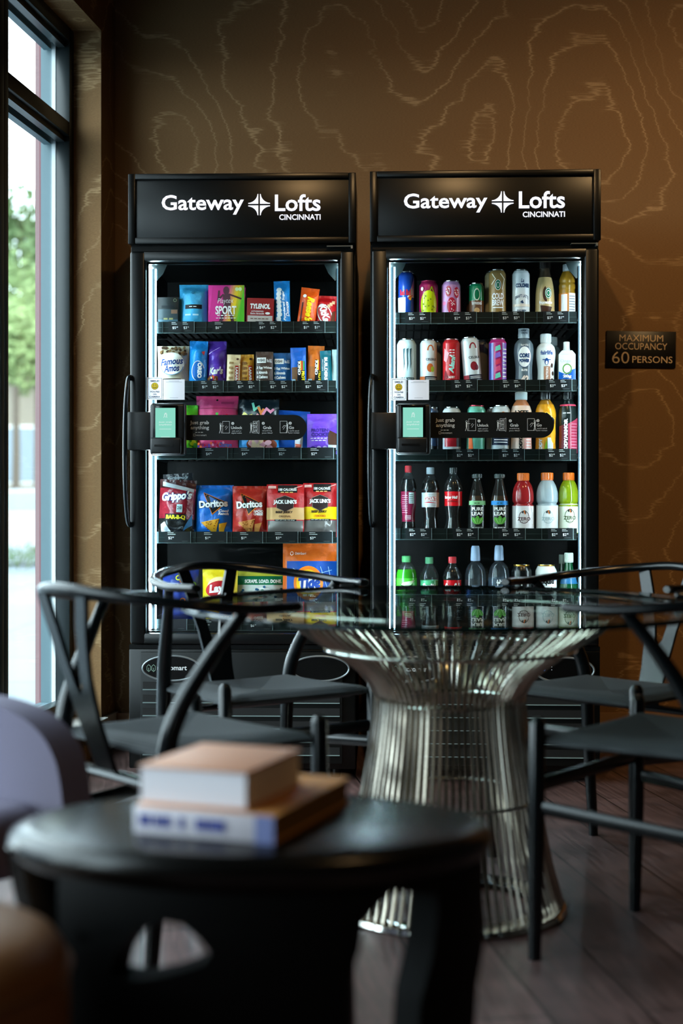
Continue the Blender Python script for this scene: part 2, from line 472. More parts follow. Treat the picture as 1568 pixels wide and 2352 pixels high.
# warm recessed ceiling lights
def downlight(x, y, power, label, spot=75, blend=.6, aim=None, color=(1, .62, .27)):
    t = empty('ceiling_light', (x, y, 3.3)); tag(t, label, 'ceiling light', 'warm recessed ceiling lights')
    MB().lathe([(.05, -.002), (.05, -.02), (.075, -.02), (.078, -.006), (.078, -.001)], mat('#15120f', .4), 28, caps=False).build('trim_ring', t)
    MB().lathe([(.0005, -.006), (.049, -.006)], emission('warm_lamp_glow', (1, .62, .3), 6), 24, caps=False).build('diffuser', t)
    l = bpy.data.lights.new('warm_lamp', 'SPOT'); l.energy = power; l.color = color; l.spot_size = radians(spot); l.spot_blend = blend; l.shadow_soft_size = .03
    lo = bpy.data.objects.new('warm_lamp', l); COL.objects.link(lo); lo.location = (x, y, 3.262)
    if aim:
        d = Vector(aim) - lo.location; lo.rotation_euler = d.to_track_quat('-Z', 'Y').to_euler()
    return t
for d in DOWNLIGHTS: downlight(*d)

# plaque on the back wall
sg = MB(); Y = 5.797
sw, sh = .283, .147
sgo = empty('occupancy_sign', (1.219, Y, 1.6125)); tag(sgo, 'black plaque with tan raised letters giving the maximum occupancy, on the patterned wall', 'sign')
sg.box(-sw / 2, sw / 2, -.008, 0, -sh / 2, sh / 2, mat('#0d0c0b', .35), .002).build('plaque', sgo)
lt = MB(); pr = Print(lt, lambda u, v, o: (u, -.0085 - o, v), None); TL = mat('#ecd2ae', .5)
pr.text('MAXIMUM', 0, .045, .178, .027, TL); pr.text('OCCUPANCY', .0, .0115, .212, .027, TL)
pr.text('60', -.083, -.035, .070, .048, TL, bold=-.005); pr.text('PERSONS', .046, -.042, .163, .027, TL)
lt.build('lettering', sgo)
sgo.rotation_euler = (0, radians(.8), 0)
# ------------------------------------------------------------ the street outside the window
PAVE, nb, bb_, ob_ = new_mat('pale_pavement')
bt = nb.nodes.new('ShaderNodeTexBrick'); bt.offset = 0; bt.inputs['Scale'].default_value = 1; bt.inputs['Brick Width'].default_value = 1.5; bt.inputs['Row Height'].default_value = 1.5
bt.inputs['Mortar Size'].default_value = .02; bt.inputs['Color1'].default_value = (*hx('#70787e'), 1); bt.inputs['Color2'].default_value = (*hx('#687078'), 1); bt.inputs['Mortar'].default_value = (*hx('#5a6268'), 1)
g = nb.nodes.new('ShaderNodeNewGeometry'); nb.links.new(g.outputs['Position'], bt.inputs['Vector']); nb.links.new(bt.outputs['Color'], bb_.inputs['Base Color']); bb_.inputs['Roughness'].default_value = .8
struct(MB().box(-60, 30, -40, 90, -.3, -.125, PAVE).build('outside_pavement'))
LEAF = [mat('#6f8250', .8), mat('#84955f', .8), mat('#4d6339', .8)]
def crown(mb, c, r, mt, n=420, seed=0):
    rnd = random.Random(seed)
    for _ in range(n):
        d = Vector((rnd.gauss(0, 1), rnd.gauss(0, 1), rnd.gauss(0, .8))).normalized() * r * (rnd.random() ** .4)
        p = Vector(c) + d; a = Vector((rnd.gauss(0, 1), rnd.gauss(0, 1), rnd.gauss(0, 1))).normalized()
        b = a.orthogonal().normalized(); s = r * .11
        mb.add([p - a * s, p + b * s * .6, p + a * s, p - b * s * .6], [(0, 1, 2, 3)], mt)
BARK = mat('#5f5348', .9)
for i, (px, Y, h, r, k) in enumerate(((34, 46, 9.5, 2.4, 0), (84, 39, 6.8, 1.7, 1), (5, 53, 13, 2.6, 2))):
    c = P(px, 1176, Y)
    lab = ['tall light green tree behind the parked white car', 'short yellow green tree nearest the parked white car', 'tallest dark green tree at the far end of the street'][i]
    t = empty('street_tree', (c.x, Y, -.125)); tag(t, lab, 'tree', 'trees beyond the window')
    MB().tube([(0, 0, 0), (.05, 0, h * .3), (0, .1, h * .7)], [.16, .13, .07], BARK, 8).build('trunk', t)
    m_ = MB()
    for j in range(4):
        rnd = random.Random(i * 10 + j)
        crown(m_, (rnd.uniform(-.4, .4) * r, rnd.uniform(-.4, .4) * r, h - r * .7 + rnd.uniform(-.6, .3) * r), r * .75, LEAF[k], 420, i * 10 + j)
    m_.build('crown', t)
hd = MB(); rnd = random.Random(3)
for j in range(60):
    crown(hd, (-9.5 + j * .1, 25.4 + rnd.uniform(-.2, .2), .12 + rnd.uniform(0, .1)), .28, LEAF[2], 60, 100 + j)
tag(hd.build('hedge'), 'low clipped green hedge along the pavement outside', 'hedge', kind='stuff')
# pale building across the street
b0 = P(40, 1176, 58); t = empty('building', (b0.x - 2, 58, -.125)); tag(t, 'beige low building across the street behind the trees', 'building')
MB().box(-12, 9, 0, 8, 0, 6.4, mat('#8f8475', .9)).build('wall_shell', t)
MB().box(-12.3, 9.3, -.3, 8.3, 6.4, 6.8, mat('#7d7060', .9)).build('roof_edge', t)
for k in range(5):
    w = MB().box(-10 + k * 3.8, -8.4 + k * 3.8, -.06, .05, 2.2, 4.6, mat('#e6e2da', .7)).build('window_frame', t)
    MB().box(-9.9 + k * 3.8, -8.5 + k * 3.8, -.08, -.05, 2.3, 4.5, mat('#7d8a94', .15)).build('pane', w)
# parked car, side on
c0 = P(60, 1176, 29); car = empty('car', (c0.x, 29, -.125)); tag(car, 'white parked car seen blurred through the window', 'car')
WH = mat('#b5b8ba', .3, coat=.5); GL = mat('#8fa3ad', .1); BK = mat('#1d1f20', .6)
side = [(-2.2, .35), (-2.25, .75), (-2.0, .98), (-1.0, 1.08), (-.45, 1.52), (1.3, 1.56), (1.95, 1.05), (2.2, .95), (2.25, .4)]
MB().prism(side, -.88, .88, WH).build('body', car)
win = [(-.85, 1.1), (-.38, 1.46), (1.2, 1.49), (1.7, 1.1)]
MB().prism(win, -.89, .89, GL).build('window_band', car)
for x in (-1.4, 1.4):
    for y in (-.8, .8):
        w = MB().lathe([(.20, -.1), (.33, -.1), (.33, .1), (.20, .1)], BK, 24, M=Matrix.Translation((x, y, .33)) @ Matrix.Rotation(pi / 2, 4, 'X')).build('wheel', car)
        MB().lathe([(.02, -.105), (.2, -.105), (.2, .105), (.02, .105)], mat('#aeb3b6', .3, .8), 20, M=Matrix.Translation((x, y, .33)) @ Matrix.Rotation(pi / 2, 4, 'X')).build('hubcap', w)
def paper():                       # thin white paper that lets the strip behind it glow through
    m, nt, b, out = new_mat('white_paper'); b.inputs['Base Color'].default_value = (*hx('#ecebf2'), 1); b.inputs['Roughness'].default_value = .6
    t = nt.nodes.new('ShaderNodeBsdfTranslucent'); t.inputs[0].default_value = (*hx('#ecebf2'), 1)
    x = nt.nodes.new('ShaderNodeMixShader'); x.inputs[0].default_value = .10
    nt.links.new(b.outputs[0], x.inputs[1]); nt.links.new(t.outputs[0], x.inputs[2]); nt.links.new(x.outputs[0], out.inputs[0])
    return m
# ------------------------------------------------------------ the two glass-door coolers
BLK = mat('#040606', .3, spec=.35); BLK_G = mat('#0a0d0d', .22); LINER = mat('#020505', .45, spec=.2); GREY = mat('#3a4140', .5); SHELF = mat('#030404', .6, spec=.1)
DOORGLASS = clear('cooler_door_glass', (.97, 1, .99), 1.28)
LED = emission('cool_white_led', (.72, .90, 1.0), LED_POWER); INNER_LINE = emission('cool_white_inner_line', (.45, .80, 1.0), LED_POWER * .35); LED3 = emission('cool_white_led_far', (.72, .90, 1.0), LED_POWER * .6)
SIGN_GLOW = emission('backlit_sign_letters', (.88, .90, 1.0), 1.25 / 2 ** EXPOSURE)
SCREEN = emission('mint_screen', hx('#8fe0cb'), .95 / 2 ** EXPOSURE); SCREEN_T = emission('screen_text', hx('#d5f3ec'), .95 / 2 ** EXPOSURE)
BLUE_L = emission('blue_display', (.1, .35, 1), 1.5 / 2 ** EXPOSURE); WHITE_L = emission('white_display', (.8, .85, .9), .8 / 2 ** EXPOSURE)
INK_W = mat('#e8ebec', .5); INK_G = mat('#cfd5d5', .5); TAGB = mat('#14181a', .3); RAIL = mat('#0e1716', .3); EDGE = mat('#7e9292', .3)
PAPER = paper(); NAVY = mat('#1f2344', .5); YEL = mat('#f2d21f', .45)
HW, HT = .4025, 2.146

class Cooler:
    def __init__(s, cx, cy, yaw, scale):
        s.cx, s.cy, s.yaw, s.s = cx, cy, radians(yaw), scale
        s.M = Matrix.Translation((cx, cy, 0)) @ Matrix.Rotation(-s.yaw, 4, 'Z')
    def u(s, px, d):
        k = (px - 784) / FPX; c, n = cos(s.yaw), sin(s.yaw)
        return (k * (s.cy + d * c) - s.cx - d * n) / (c + k * n)
    def Y(s, u, d): return s.cy - u * sin(s.yaw) + d * cos(s.yaw)
    def z(s, py, u, d): return HC + (1176 - py) / FPX * s.Y(u, d)

def outline_bubble(pr, u, v, w, h, mt):       # the small numbered discs and pictograms on the band
    pr.ring(u, v, w, h, .0011, mt)

def price(pr, t, u, v, h, mt):
    a, b = t.split('.')
    pr.text(a, u, v, None, h, mt); pr.text(b, u + h * .62 + .004, v + h * .28, None, h * .42, mt)

def build_cooler(c, kind, label, rows, tags):
    R = empty('vending_cooler'); R.matrix_world = c.M
    tag(R, label, 'vending cooler', 'glass-door coolers against the wall')
    cab = MB()
    cab.box(-HW, -.362, .055, .72, .05, 1.9, LINER, .004); cab.box(.362, HW, .055, .72, .05, 1.9, LINER, .004)
    cab.box(-.362, .362, .055, .72, 1.868, 1.9, LINER); cab.box(-.362, .362, .66, .72, .46, 1.868, LINER); cab.box(-.362, .362, .055, .66, .45, .51, LINER)
    cab.box(-HW, HW, .02, .055, .46, .478, BLK); cab.box(-HW + .008, HW - .008, .02, .055, 1.876, 1.9, BLK)
    cab.build('cabinet', R)
    low = MB(); low.box(-HW, HW, .012, .72, .04, .464, BLK, .006)
    low.box(-.360, .356, -.004, .012, .062, .455, mat('#0c1010', .45, spec=.3), .004)
    lowo = low.build('lower_panel', R)
    sl = MB()
    for k in range(6):
        z = .338 - k * .046
        sl.box(-.35, .346, -.012, -.004, z - .017, z - .014, EDGE); sl.box(-.35, .346, -.0055, -.0035, z - .014, z + .012, mat('#020303', .6))
    sl.build('grille', lowo)
    for u0, isleft in ((-.249, True), (.277, False)):
        ov = MB()
        ring = [(u0 + .102 * cos(2 * pi * i / 40), -.006, .398 + .044 * sin(2 * pi * i / 40)) for i in range(41)]
        ov.tube(ring, .0038, mat('#8d979b', .3, .6), 8, cap=False)
        pr = Print(ov, lambda x, z, o: (x, -.0045 - o, z), None); pr.ell(u0, .398, .1, .042, mat('#030404', .25), 40)
        if isleft:
            for k, x in enumerate((-.329, -.312)):
                hexa = [(x + .0085 * cos(a) * .9, .398 + .0125 * sin(a)) for a in [pi / 2 + i * pi / 3 for i in range(6)]]
                pr.line(hexa, .0014, mat('#8fae9c', .5), True); pr.line([(x, .3985), (x, .389)], .0016, mat('#8fae9c', .5))
            pr.text('micromart', -.246, .399, .104, .0165, INK_W, bold=.02)
        elif kind == 'drinks':
            pr.ring(.206, .399, .0042, .0042, .0013, BLUE_L); pr.line([(.2095, .402), (.2125, .409)], .0014, BLUE_L)
            pr.ell(.232, .409, .0014, .0014, WHITE_L, 8); pr.ell(.232, .399, .0014, .0014, WHITE_L, 8)
        ov.build('badge' if isleft else 'control_display', lowo)
    for x in (-.33, .33):
        for y in (.09, .62):
            MB().lathe([(.018, 0), (.018, .03), (.03, .034), (.03, .045)], BLK, 14, M=Matrix.Translation((x, y, 0))).build('foot', R)
    # header sign
    hd = MB(); hd.box(-HW, HW, .004, .40, 1.898, HT, BLK, .006)
    fw = .025
    for b in ((-HW, -HW + fw, 1.898, HT), (HW - fw, HW, 1.898, HT), (-HW + fw, HW - fw, HT - .02, HT), (-HW + fw, HW - fw, 1.898, 1.92)):
        hd.box(b[0], b[1], -.006, .006, b[2], b[3], BLK, .0025)
    ho = hd.build('header_sign', R)
    lt = MB(); pr = Print(lt, lambda x, z, o: (x, -.0005 - o, z), None)
    f = lambda px: c.u(px, 0); off = 0 if kind == 'snacks' else None
    if kind == 'snacks': xs = (371, 560, 570, 620, 631, 736, 641); ys = (447, 493, 446, 495, 447, 486, 493, 506)
    else: xs = (927, 1119, 1129, 1179, 1191, 1297, 1200); ys = (443, 488, 440, 489, 440, 480, 487, 500)
    X = [c.u(p, 0) for p in xs]; Z = [c.z(p, (X[0] + X[5]) / 2, 0) for p in ys]
    pr.text('Gateway', (X[0] + X[1]) / 2, (Z[0] + Z[1]) / 2, X[1] - X[0], Z[0] - Z[1], SIGN_GLOW, bold=.02)
    pr.text('Lofts', (X[4] + X[5]) / 2, (Z[4] + Z[5]) / 2, X[5] - X[4], Z[4] - Z[5], SIGN_GLOW, bold=.02)
    pr.text('CINCINNATI', (X[6] + X[5]) / 2, (Z[6] + Z[7]) / 2, X[5] - X[6], Z[6] - Z[7], SIGN_GLOW, bold=.02)
    mu, mv = (X[2] + X[3]) / 2, (Z[2] + Z[3]) / 2; a, b, gp = (X[3] - X[2]) / 2, (Z[2] - Z[3]) / 2, .0028
    for sx in (1, -1):
        for sy in (1, -1):
            q = [(gp, gp), (a, gp)]
            for i in range(9):
                t = i / 8 * pi / 2; q.append((a - (a - gp * 2) * sin(t) ** 1.1 * .98, gp * 2.2 + (b - gp * 3) * (1 - cos(t) ** 1.1)))
            q += [(gp * 1.9, b), (gp, b)]
            pr.poly([(mu + sx * x, mv + sy * z) for x, z in q], SIGN_GLOW)
    lt.build('lettering', ho)
    hg = MB(); hg.box(.30, .385, -.004, .02, 1.886, 1.889, mat('#8b9291', .3, .8)); hg.box(.385, .392, -.008, .02, 1.878, 1.889, mat('#9aa09f', .3, .8))
    hg.build('hinge', R)
    # door
    dr = MB(); x0, x1, z0, z1 = -.341, .3455, .521, 1.838; DM = mat('#080b0c', .28, spec=.4)
    dr.box(-.397, x0, 0, .05, .482, 1.873, DM, .009, 3); dr.box(x1, .397, 0, .05, .482, 1.873, DM, .009, 3)
    dr.box(x0 - .012, x1 + .012, .001, .05, z1, 1.873, DM, .007); dr.box(x0 - .012, x1 + .012, .001, .05, .482, z0, DM, .007)
    for q in ((x0, x0 + .006, z0, z1), (x1 - .006, x1, z0, z1), (x0, x1, z0, z0 + .006), (x0, x1, z1 - .006, z1)):
        dr.box(q[0], q[1], .03, .05, q[2], q[3], BLK)
    do = dr.build('door', R)
    gl = MB(); gl.box(x0 - .004, x1 + .004, .018, .022, z0 - .004, z1 + .004, DOORGLASS); gl.build('glass_pane', do)
    hp = smooth_path([(-.392, -.002, 1.425), (-.398, -.035, 1.41), (-.4025, -.058, 1.30), (-.404, -.062, 1.165), (-.4025, -.058, 1.03), (-.398, -.035, .92), (-.392, -.002, .905)], 6)
    hm = MB(); hm.tube(hp, .009, mat('#141d22', .2), 12, flat=(.85, 1.15))
    for z in (1.20, 1.13, 1.09): hm.lathe([(.004, 0), (.004, .006)], mat('#aeb6b8', .25, .9), 10, M=Matrix.Translation((-.4125, -.03, z)) @ Matrix.Rotation(pi / 2, 4, 'Y'))
    hm.build('handle', do)
    # notices and the instruction band stuck on the glass
    e = c.s / 650.0
    def sx(px): return c.u(px, .017)
    if kind == 'snacks': n1 = (337, 374, 866, 918); n2 = (375, 424, 871, 918); bd = (423, 704, 953, 1011); tm = (343, 425, 925, 1046); so = (357, 403, 937, 1011)
    else: n1 = (898, 933, 868, 919); n2 = (937, 985, 872, 918); bd = (986, 1272, 947, 1006); tm = (909, 989, 926, 1044); so = (925, 971, 936, 1011)
    zz = lambda py: c.z(py, 0, .017)
    nb_ = MB(); pr = Print(nb_, lambda x, z, o: (x, .0168 - o, z), None)
    a0, a1, b0, b1 = sx(n1[0]), sx(n1[1]), zz(n1[3]), zz(n1[2]); w = a1 - a0; h = b1 - b0; m = (a0 + a1) / 2
    pr.rect(a0, b0, a1, b1, PAPER)
    pr.line([(a0 + .004, b0 + .004), (a1 - .004, b0 + .004), (a1 - .004, b1 - .004), (a0 + .004, b1 - .004)], .0012, NAVY, True)
    pr.text('SMILE!', m, b1 - .0135, w * .55, .0068, NAVY, bold=.04)
    pr.ell(m, b1 - .0315, .0128, .0128, mat('#2a2410', .5), 28); pr.ell(m, b1 - .0315, .0118, .0118, YEL, 28)
    for q in (-1, 1): pr.ell(m + q * .004, b1 - .0278, .0012, .0022, NAVY, 10)
    pr.ring(m, b1 - .032, .0075, .0065, .0014, NAVY, 16, pi * 1.08, pi * 1.92)
    pr.text("YOU'RE", m, b0 + .0285, w * .6, .0062, NAVY, bold=.04); pr.text('ON', m, b0 + .0195, w * .22, .0058, NAVY, bold=.04); pr.text('CAMERA', m, b0 + .0105, w * .66, .0062, NAVY, bold=.04)
    nb_.build('camera_notice', do)
    cd = MB(); pr = Print(cd, lambda x, z, o: (x, .0166 - o, z), None)
    a0, a1, b0, b1 = sx(n2[0]), sx(n2[1]), zz(n2[3]), zz(n2[2]); w = a1 - a0
    pr.rect(a0, b0, a1, b1, PAPER)
    for z_, ww in ((b1 - .006, .5), (b1 - .0095, .75), (b0 + .007, .4)): pr.rect((a0 + a1) / 2 - w * ww / 2, z_ - .0006, (a0 + a1) / 2 + w * ww / 2, z_ + .0006, mat('#9a9cab', .5))
    cd.build('paper_notice', do)
    bm_ = MB(); a0, a1, b0, b1 = sx(bd[0]), sx(bd[1]), zz(bd[3]), zz(bd[2]); r = (b1 - b0) / 2; vm = (b0 + b1) / 2
    arc = [(a1 - r + r * sin(t), vm - r * cos(t)) for t in [i * pi / 16 for i in range(17)]]
    BAND = mat('#141615', .28)
    bm_.prism([(a0, b0)] + arc + [(a0, b1)], .0158, .0166, BAND)
    pr = Print(bm_, lambda x, z, o: (x, .0156 - o, z), None)
    W = a1 - a0; U = lambda f_: a0 + W * f_; V = lambda f_: b0 + (b1 - b0) * f_
    pr.text('Just grab', U(.125), V(.68), W * .155, .0165, INK_G, bold=.015); pr.text('anything', U(.128), V(.48), W * .15, .0165, INK_G, bold=.015)
    pr.fine(U(.125), V(.31), W * .07, .0042, INK_G); pr.text('micromart', U(.14), V(.2), W * .085, .0062, INK_G); pr.line([(U(.076), V(.16)), (U(.076), V(.25)), (U(.092), V(.25)), (U(.092), V(.16))], .001, INK_G, True)
    for k, (fx, num, t1, t2, t3) in enumerate(((.295, '1', 'Unlock', 'with card or', 'digital wallet'), (.545, '2', 'Grab', 'anything', 'you like!'), (.765, '3', 'Go', "we'll send", 'your receipt'))):
        # door pictogram with a person beside it
        gx, gw, gh = U(fx + .02), W * .056, (b1 - b0) * .46; gz = V(.28)
        LW = .0011
        if k == 1:
            pr.line([(gx, gz), (gx + gw * .62, gz), (gx + gw * .62, gz + gh), (gx, gz + gh)], LW, INK_G, True)
            for q in (.33, .66): pr.line([(gx, gz + gh * q), (gx + gw * .62, gz + gh * q)], LW, INK_G)
            for q in (.1, .43, .76): pr.rect(gx + gw * .1, gz + gh * q, gx + gw * .25, gz + gh * (q + .12), INK_G); pr.rect(gx + gw * .36, gz + gh * q, gx + gw * .5, gz + gh * (q + .16), INK_G)
            pr.line([(gx + gw * .62, gz), (gx + gw * .85, gz - gh * .06), (gx + gw * .85, gz + gh * 1.06), (gx + gw * .62, gz + gh)], LW, INK_G)
            hxp = gx - gw * .28
        else:
            pr.line([(gx, gz), (gx + gw, gz), (gx + gw, gz + gh), (gx, gz + gh)], LW, INK_G, True)
            pr.line([(gx + gw * .45, gz + gh * .3), (gx + gw * .75, gz + gh * .55)], LW, INK_G); pr.line([(gx + gw * .35, gz + gh * .45), (gx + gw * .55, gz + gh * .62)], LW, INK_G)
            hxp = gx - gw * .3 if k == 0 else gx + gw * 1.05
        pr.ring(hxp, gz + gh * .78, .0036, .0036, .001, INK_G, 14)
        sgn = -1 if k == 2 else 1
        pr.line([(hxp, gz + gh * .68), (hxp, gz + gh * .36)], .0048, INK_G); pr.line([(hxp, gz + gh * .6), (hxp + .012 * sgn, gz + gh * .62)], LW * 1.3, INK_G)
        pr.line([(hxp, gz + gh * .36), (hxp - .004, gz)], LW * 1.4, INK_G); pr.line([(hxp, gz + gh * .36), (hxp + .004, gz)], LW * 1.4, INK_G)
        tx = U(fx + .115)
        pr.ell(tx - W * .012, V(.66), .0052, .0052, INK_G, 16); pr.text(num, tx - W * .012, V(.66), None, .0062, BAND, bold=.02)
        pr.text(t1, tx + W * (.02 if k != 2 else -.002), V(.49), None, .0105 if k != 0 else .0098, INK_G, bold=.015)
        pr.text(t2, tx + W * .02, V(.36), W * .078, .0046, INK_G); pr.text(t3, tx + W * .02, V(.27), W * .085, .0052, INK_G)
    bm_.build('instruction_band', do)
    # payment terminal on an arm
    ty = -.05; a0, a1 = c.u(tm[0], ty), c.u(tm[1], ty); b0, b1 = c.z(tm[3], -.25, ty), c.z(tm[2], -.25, ty)
    pt = MB(); pt.box(a0, a1, ty, -.002, b0, b1, mat('#0b0e10', .35), .012, 3)
    pt.box(a0 + .004, a1 - .012, ty - .016, ty + .004, b0 + .004, b0 + (b1 - b0) * .34, mat('#0d1012', .35), .008, 3)
    pt.box(a0 + .02, a1 - .04, ty - .0185, ty - .014, b0 + .03, b0 + .037, mat('#020202', .3))
    pt.box(-.40, a0 + .02, -.03, .0, b0 + .02, b1 - .03, mat('#0a0d0e', .4), .004)
    pto = pt.build('payment_terminal', R)
    sc = MB(); u0, u1, v0, v1 = c.u(so[0], ty), c.u(so[1], ty), c.z(so[3], -.25, ty), c.z(so[2], -.25, ty)
    sc.box(u0 - .009, u1 + .009, ty - .0025, ty + .001, v0 - .012, v1 + .009, mat('#020303', .12), .002)
    pr = Print(sc, lambda x, z, o: (x, ty - .0026 - o, z), None)
    pr.rect(u0, v0, u1, v1, SCREEN); w = u1 - u0; h = v1 - v0; m = (u0 + u1) / 2
    pr.ring(m + .001, v0 + h * .78, .0052, .008, .0016, SCREEN_T, 20); pr.line([(m - .006, v0 + h * .7), (m + .001, v0 + h * .84), (m + .006, v0 + h * .7)], .0016, SCREEN_T)
    pr.text('Just grab', m, v0 + h * .555, w * .66, h * .06, SCREEN_T, bold=.02); pr.text('anything', m, v0 + h * .475, w * .64, h * .065, SCREEN_T, bold=.02)
    pr.rect(m - w * .3, v0 + h * .335, m + w * .3, v0 + h * .35, SCREEN_T); pr.rect(m - w * .22, v0 + h * .09, m + w * .22, v0 + h * .105, SCREEN_T)
    pr.rect(m - .006, v0 - .0065, m + .006, v0 - .0045, INK_G)
    sc.build('screen', pto)
    # lights at both sides of the opening
    for k, (q0, q1) in enumerate(((-.3385, -.3315), (.3395, .3455))):
        ls = MB(); ls.box(q0, q1, .056, .072, .53, 1.832, LED if k == 0 else LED3)
        if k == 0: ls.box(-.3195, -.314, .07, .075, .53, 1.822, INNER_LINE); ls.box(-.3315, -.3195, .071, .0745, .53, 1.822, mat('#06161c', .4, spec=.2))  # second, dimmer emissive line on this side only
        else: ls.box(.333, .3395, .071, .0745, .53, 1.822, mat('#06161c', .4, spec=.2))
        ls.build('led_strip', R)
    for x, sg_ in ((-.333, 1), (.345, -1)):
        cb = MB(); cb.prism([(x, 1.84), (x + sg_ * .058, 1.84), (x + sg_ * .042, 1.805), (x + sg_ * .018, 1.778), (x, 1.79)] if sg_ > 0 else [(x, 1.84), (x, 1.79), (x - .018, 1.778), (x - .042, 1.805), (x - .058, 1.84)], .0758, .08, mat('#101c1d', .4)); cb.build('corner_bracket', R)
    # shelves with price rails and tags
    for ri, (zs, tg) in enumerate(zip(rows, tags)):
        sh = MB()
        for k in range(24): x = -.335 + k * .0291; sh.box(x, x + .004, .10, .62, zs - .006, zs, SHELF)
        for y in (.10, .35, .62): sh.box(-.354, .354, y, y + .006, zs - .011, zs - .006, SHELF)
        for x in (-.3595, .3535): sh.box(x, x + .006, .08, .62, zs - .014, zs + .012, mat('#31403f', .3, .5))
        so_ = sh.build('shelf', R)
        ra = MB(); ra.box(-.325, .33, .088, .092, zs - .018, zs + .022, RAIL); ra.box(-.325, .33, .084, .09, zs - .02, zs - .017, mat('#3b4a49', .3)); ra.box(-.325, .33, .0865, .0885, zs + .001, zs + .0025, mat('#2e3c3a', .35))
        ra.build('price_rail', so_)
        for t in tg:
            q0, q1 = c.u(t[0], .085), c.u(t[1], .085); w = q1 - q0
            tm_ = MB(); tm_.box(q0, q1, .082, .0835, zs - .016, zs + .0225, TAGB)
            tm_.box(q1 + .001, q1 + .0022, .0815, .088, zs - .02, zs + .023, EDGE); tm_.box(q0 - .022, q0 - .021, .0835, .088, zs - .019, zs + .022, mat('#4a5a59', .3))
            pr = Print(tm_, lambda x, z, o: (x, .0819 - o, z), None)
            n_ = len(t) - 2
            for k, s_ in enumerate(t[2:]):
                uu = q0 + w * (.27 + .44 * k) if n_ == 2 else q0 + w * .26
                price(pr, s_, uu - .004, zs - .001, .0105, INK_W)
                for j, ww in enumerate((.012, .016)): pr.rect(uu - .013, zs + .0175 - j * .0055, uu - .013 + ww * (1.5 if n_ == 1 else 1) * 1.2, zs + .019 - j * .0055, INK_G)
            pr.rect(q1 - .03, zs - .0125, q1 - .008, zs - .0115, mat('#5d6666', .5))
            tm_.build('price_tag', so_)
    return R

SN = Cooler(-.352, 5.025, 1.5, 650.2); DK = Cooler(.502, 4.98, 2.5, 656.0)
SHD = .125                                       # products start this far behind the door face
zrow = lambda c, py: c.z(py, 0, .085) - .0225
SN_Z = [zrow(SN, p) for p in (738, 874, 1028, 1221, 1422)]
DK_Z = [zrow(DK, p) for p in (716, 872, 1031, 1213, 1416)]
SN_T = [[(387, 445, '$5.49', '$3.75'), (487, 543, '$6.99'), (587, 645, '$4.49', '$2.79'), (688, 745, '$1.99', '$1.99')],
        [(455, 512, '$1.99', '$2.79'), (537, 595, '$1.99', '$2.79'), (612, 670, '$2.99', '$2.99'), (692, 752, '$2.99', '$2.99')],
        [(465, 522, '$4.99'), (547, 605, '$4.99'), (632, 690, '$2.25'), (706, 765, '$2.99')],
        [(378, 437, '$2.99'), (462, 520, '$1.99'), (545, 602, '$1.99'), (625, 683, '$3.99'), (703, 762, '$3.99')],
        [(370, 428, '$3.49'), (460, 518, '$2.49'), (567, 625, '$6.99'), (680, 738, '$7.99')]]
DK_T = [[(930, 988, '$3.49', '$2.99'), (1034, 1093, '$2.49', '$3.79'), (1145, 1203, '$3.79', '$3.79'), (1247, 1305, '$3.99', '$1.99')],
        [(1036, 1095, '$2.99', '$2.99'), (1147, 1205, '$2.99', '$6.99'), (1253, 1312, '$3.99', '$3.79')],
        [(1040, 1098, '$2.99', '$2.49'), (1145, 1203, '$2.99', '$2.49'), (1252, 1308, '$2.99', '$2.99')],
        [(932, 990, '$2.99', '$2.99'), (1040, 1097, '$2.99', '$2.49'), (1145, 1205, '$2.99', '$2.99'), (1258, 1315, '$2.99', '$2.99')],
        [(932, 990, '$2.49', '$2.49'), (1040, 1097, '$2.49', '$2.99'), (1145, 1205, '$2.99', '$2.99'), (1258, 1315, '$2.49', '$2.49')]]
build_cooler(SN, 'snacks', 'black glass-door cooler by the window, stocked with snack bags and boxes', SN_Z, SN_T)
build_cooler(DK, 'drinks', 'black glass-door cooler beside the occupancy sign, stocked with cans and bottles', DK_Z, DK_T)
# ------------------------------------------------------------ goods in the coolers
ALU = mat('#c9ced1', .22, 1.0)
def pm(c): return mat(c, .5, spec=.2)
def gl(c, r=.25): return mat(c, r, coat=.2, spec=.4)
WHT, BLKI = pm('#eef1f1'), pm('#111416')

def finish(o, C, u, d, z, lean=0.0, yaw=0.0, pitch=0.0):
    o.matrix_world = C.M @ Matrix.Translation((u, d, z)) @ Matrix.Rotation(yaw, 4, 'Z') @ Matrix.Rotation(lean, 4, 'Y') @ Matrix.Rotation(pitch, 4, 'X')
    o.location.z += z + .0008 - min((o.matrix_world @ v.co).z for v in o.data.vertices)      # standing on the shelf
class Shelf:
    def __init__(s, C, i, zs, group): s.C, s.i, s.z, s.g = C, i, zs[i], group
    def span(s, x0, x1, yt, d):
        u0, u1 = s.C.u(x0, d), s.C.u(x1, d); u = (u0 + u1) / 2
        return u, u1 - u0, s.C.z(yt, u, d) - s.z

def profile_at(prof, z):
    for (r0, z0), (r1, z1) in zip(prof, prof[1:]):
        if z0 <= z <= z1: return r0 + (r1 - r0) * ((z - z0) / max(z1 - z0, 1e-9))
    return prof[-1][0] if z > prof[-1][1] else prof[0][0]
def round_surf(prof):
    def f(u, v, o):
        r = profile_at(prof, v) + o; a = u / max(r, 1e-4)
        return (r * sin(a), -r * cos(a), v)
    return f

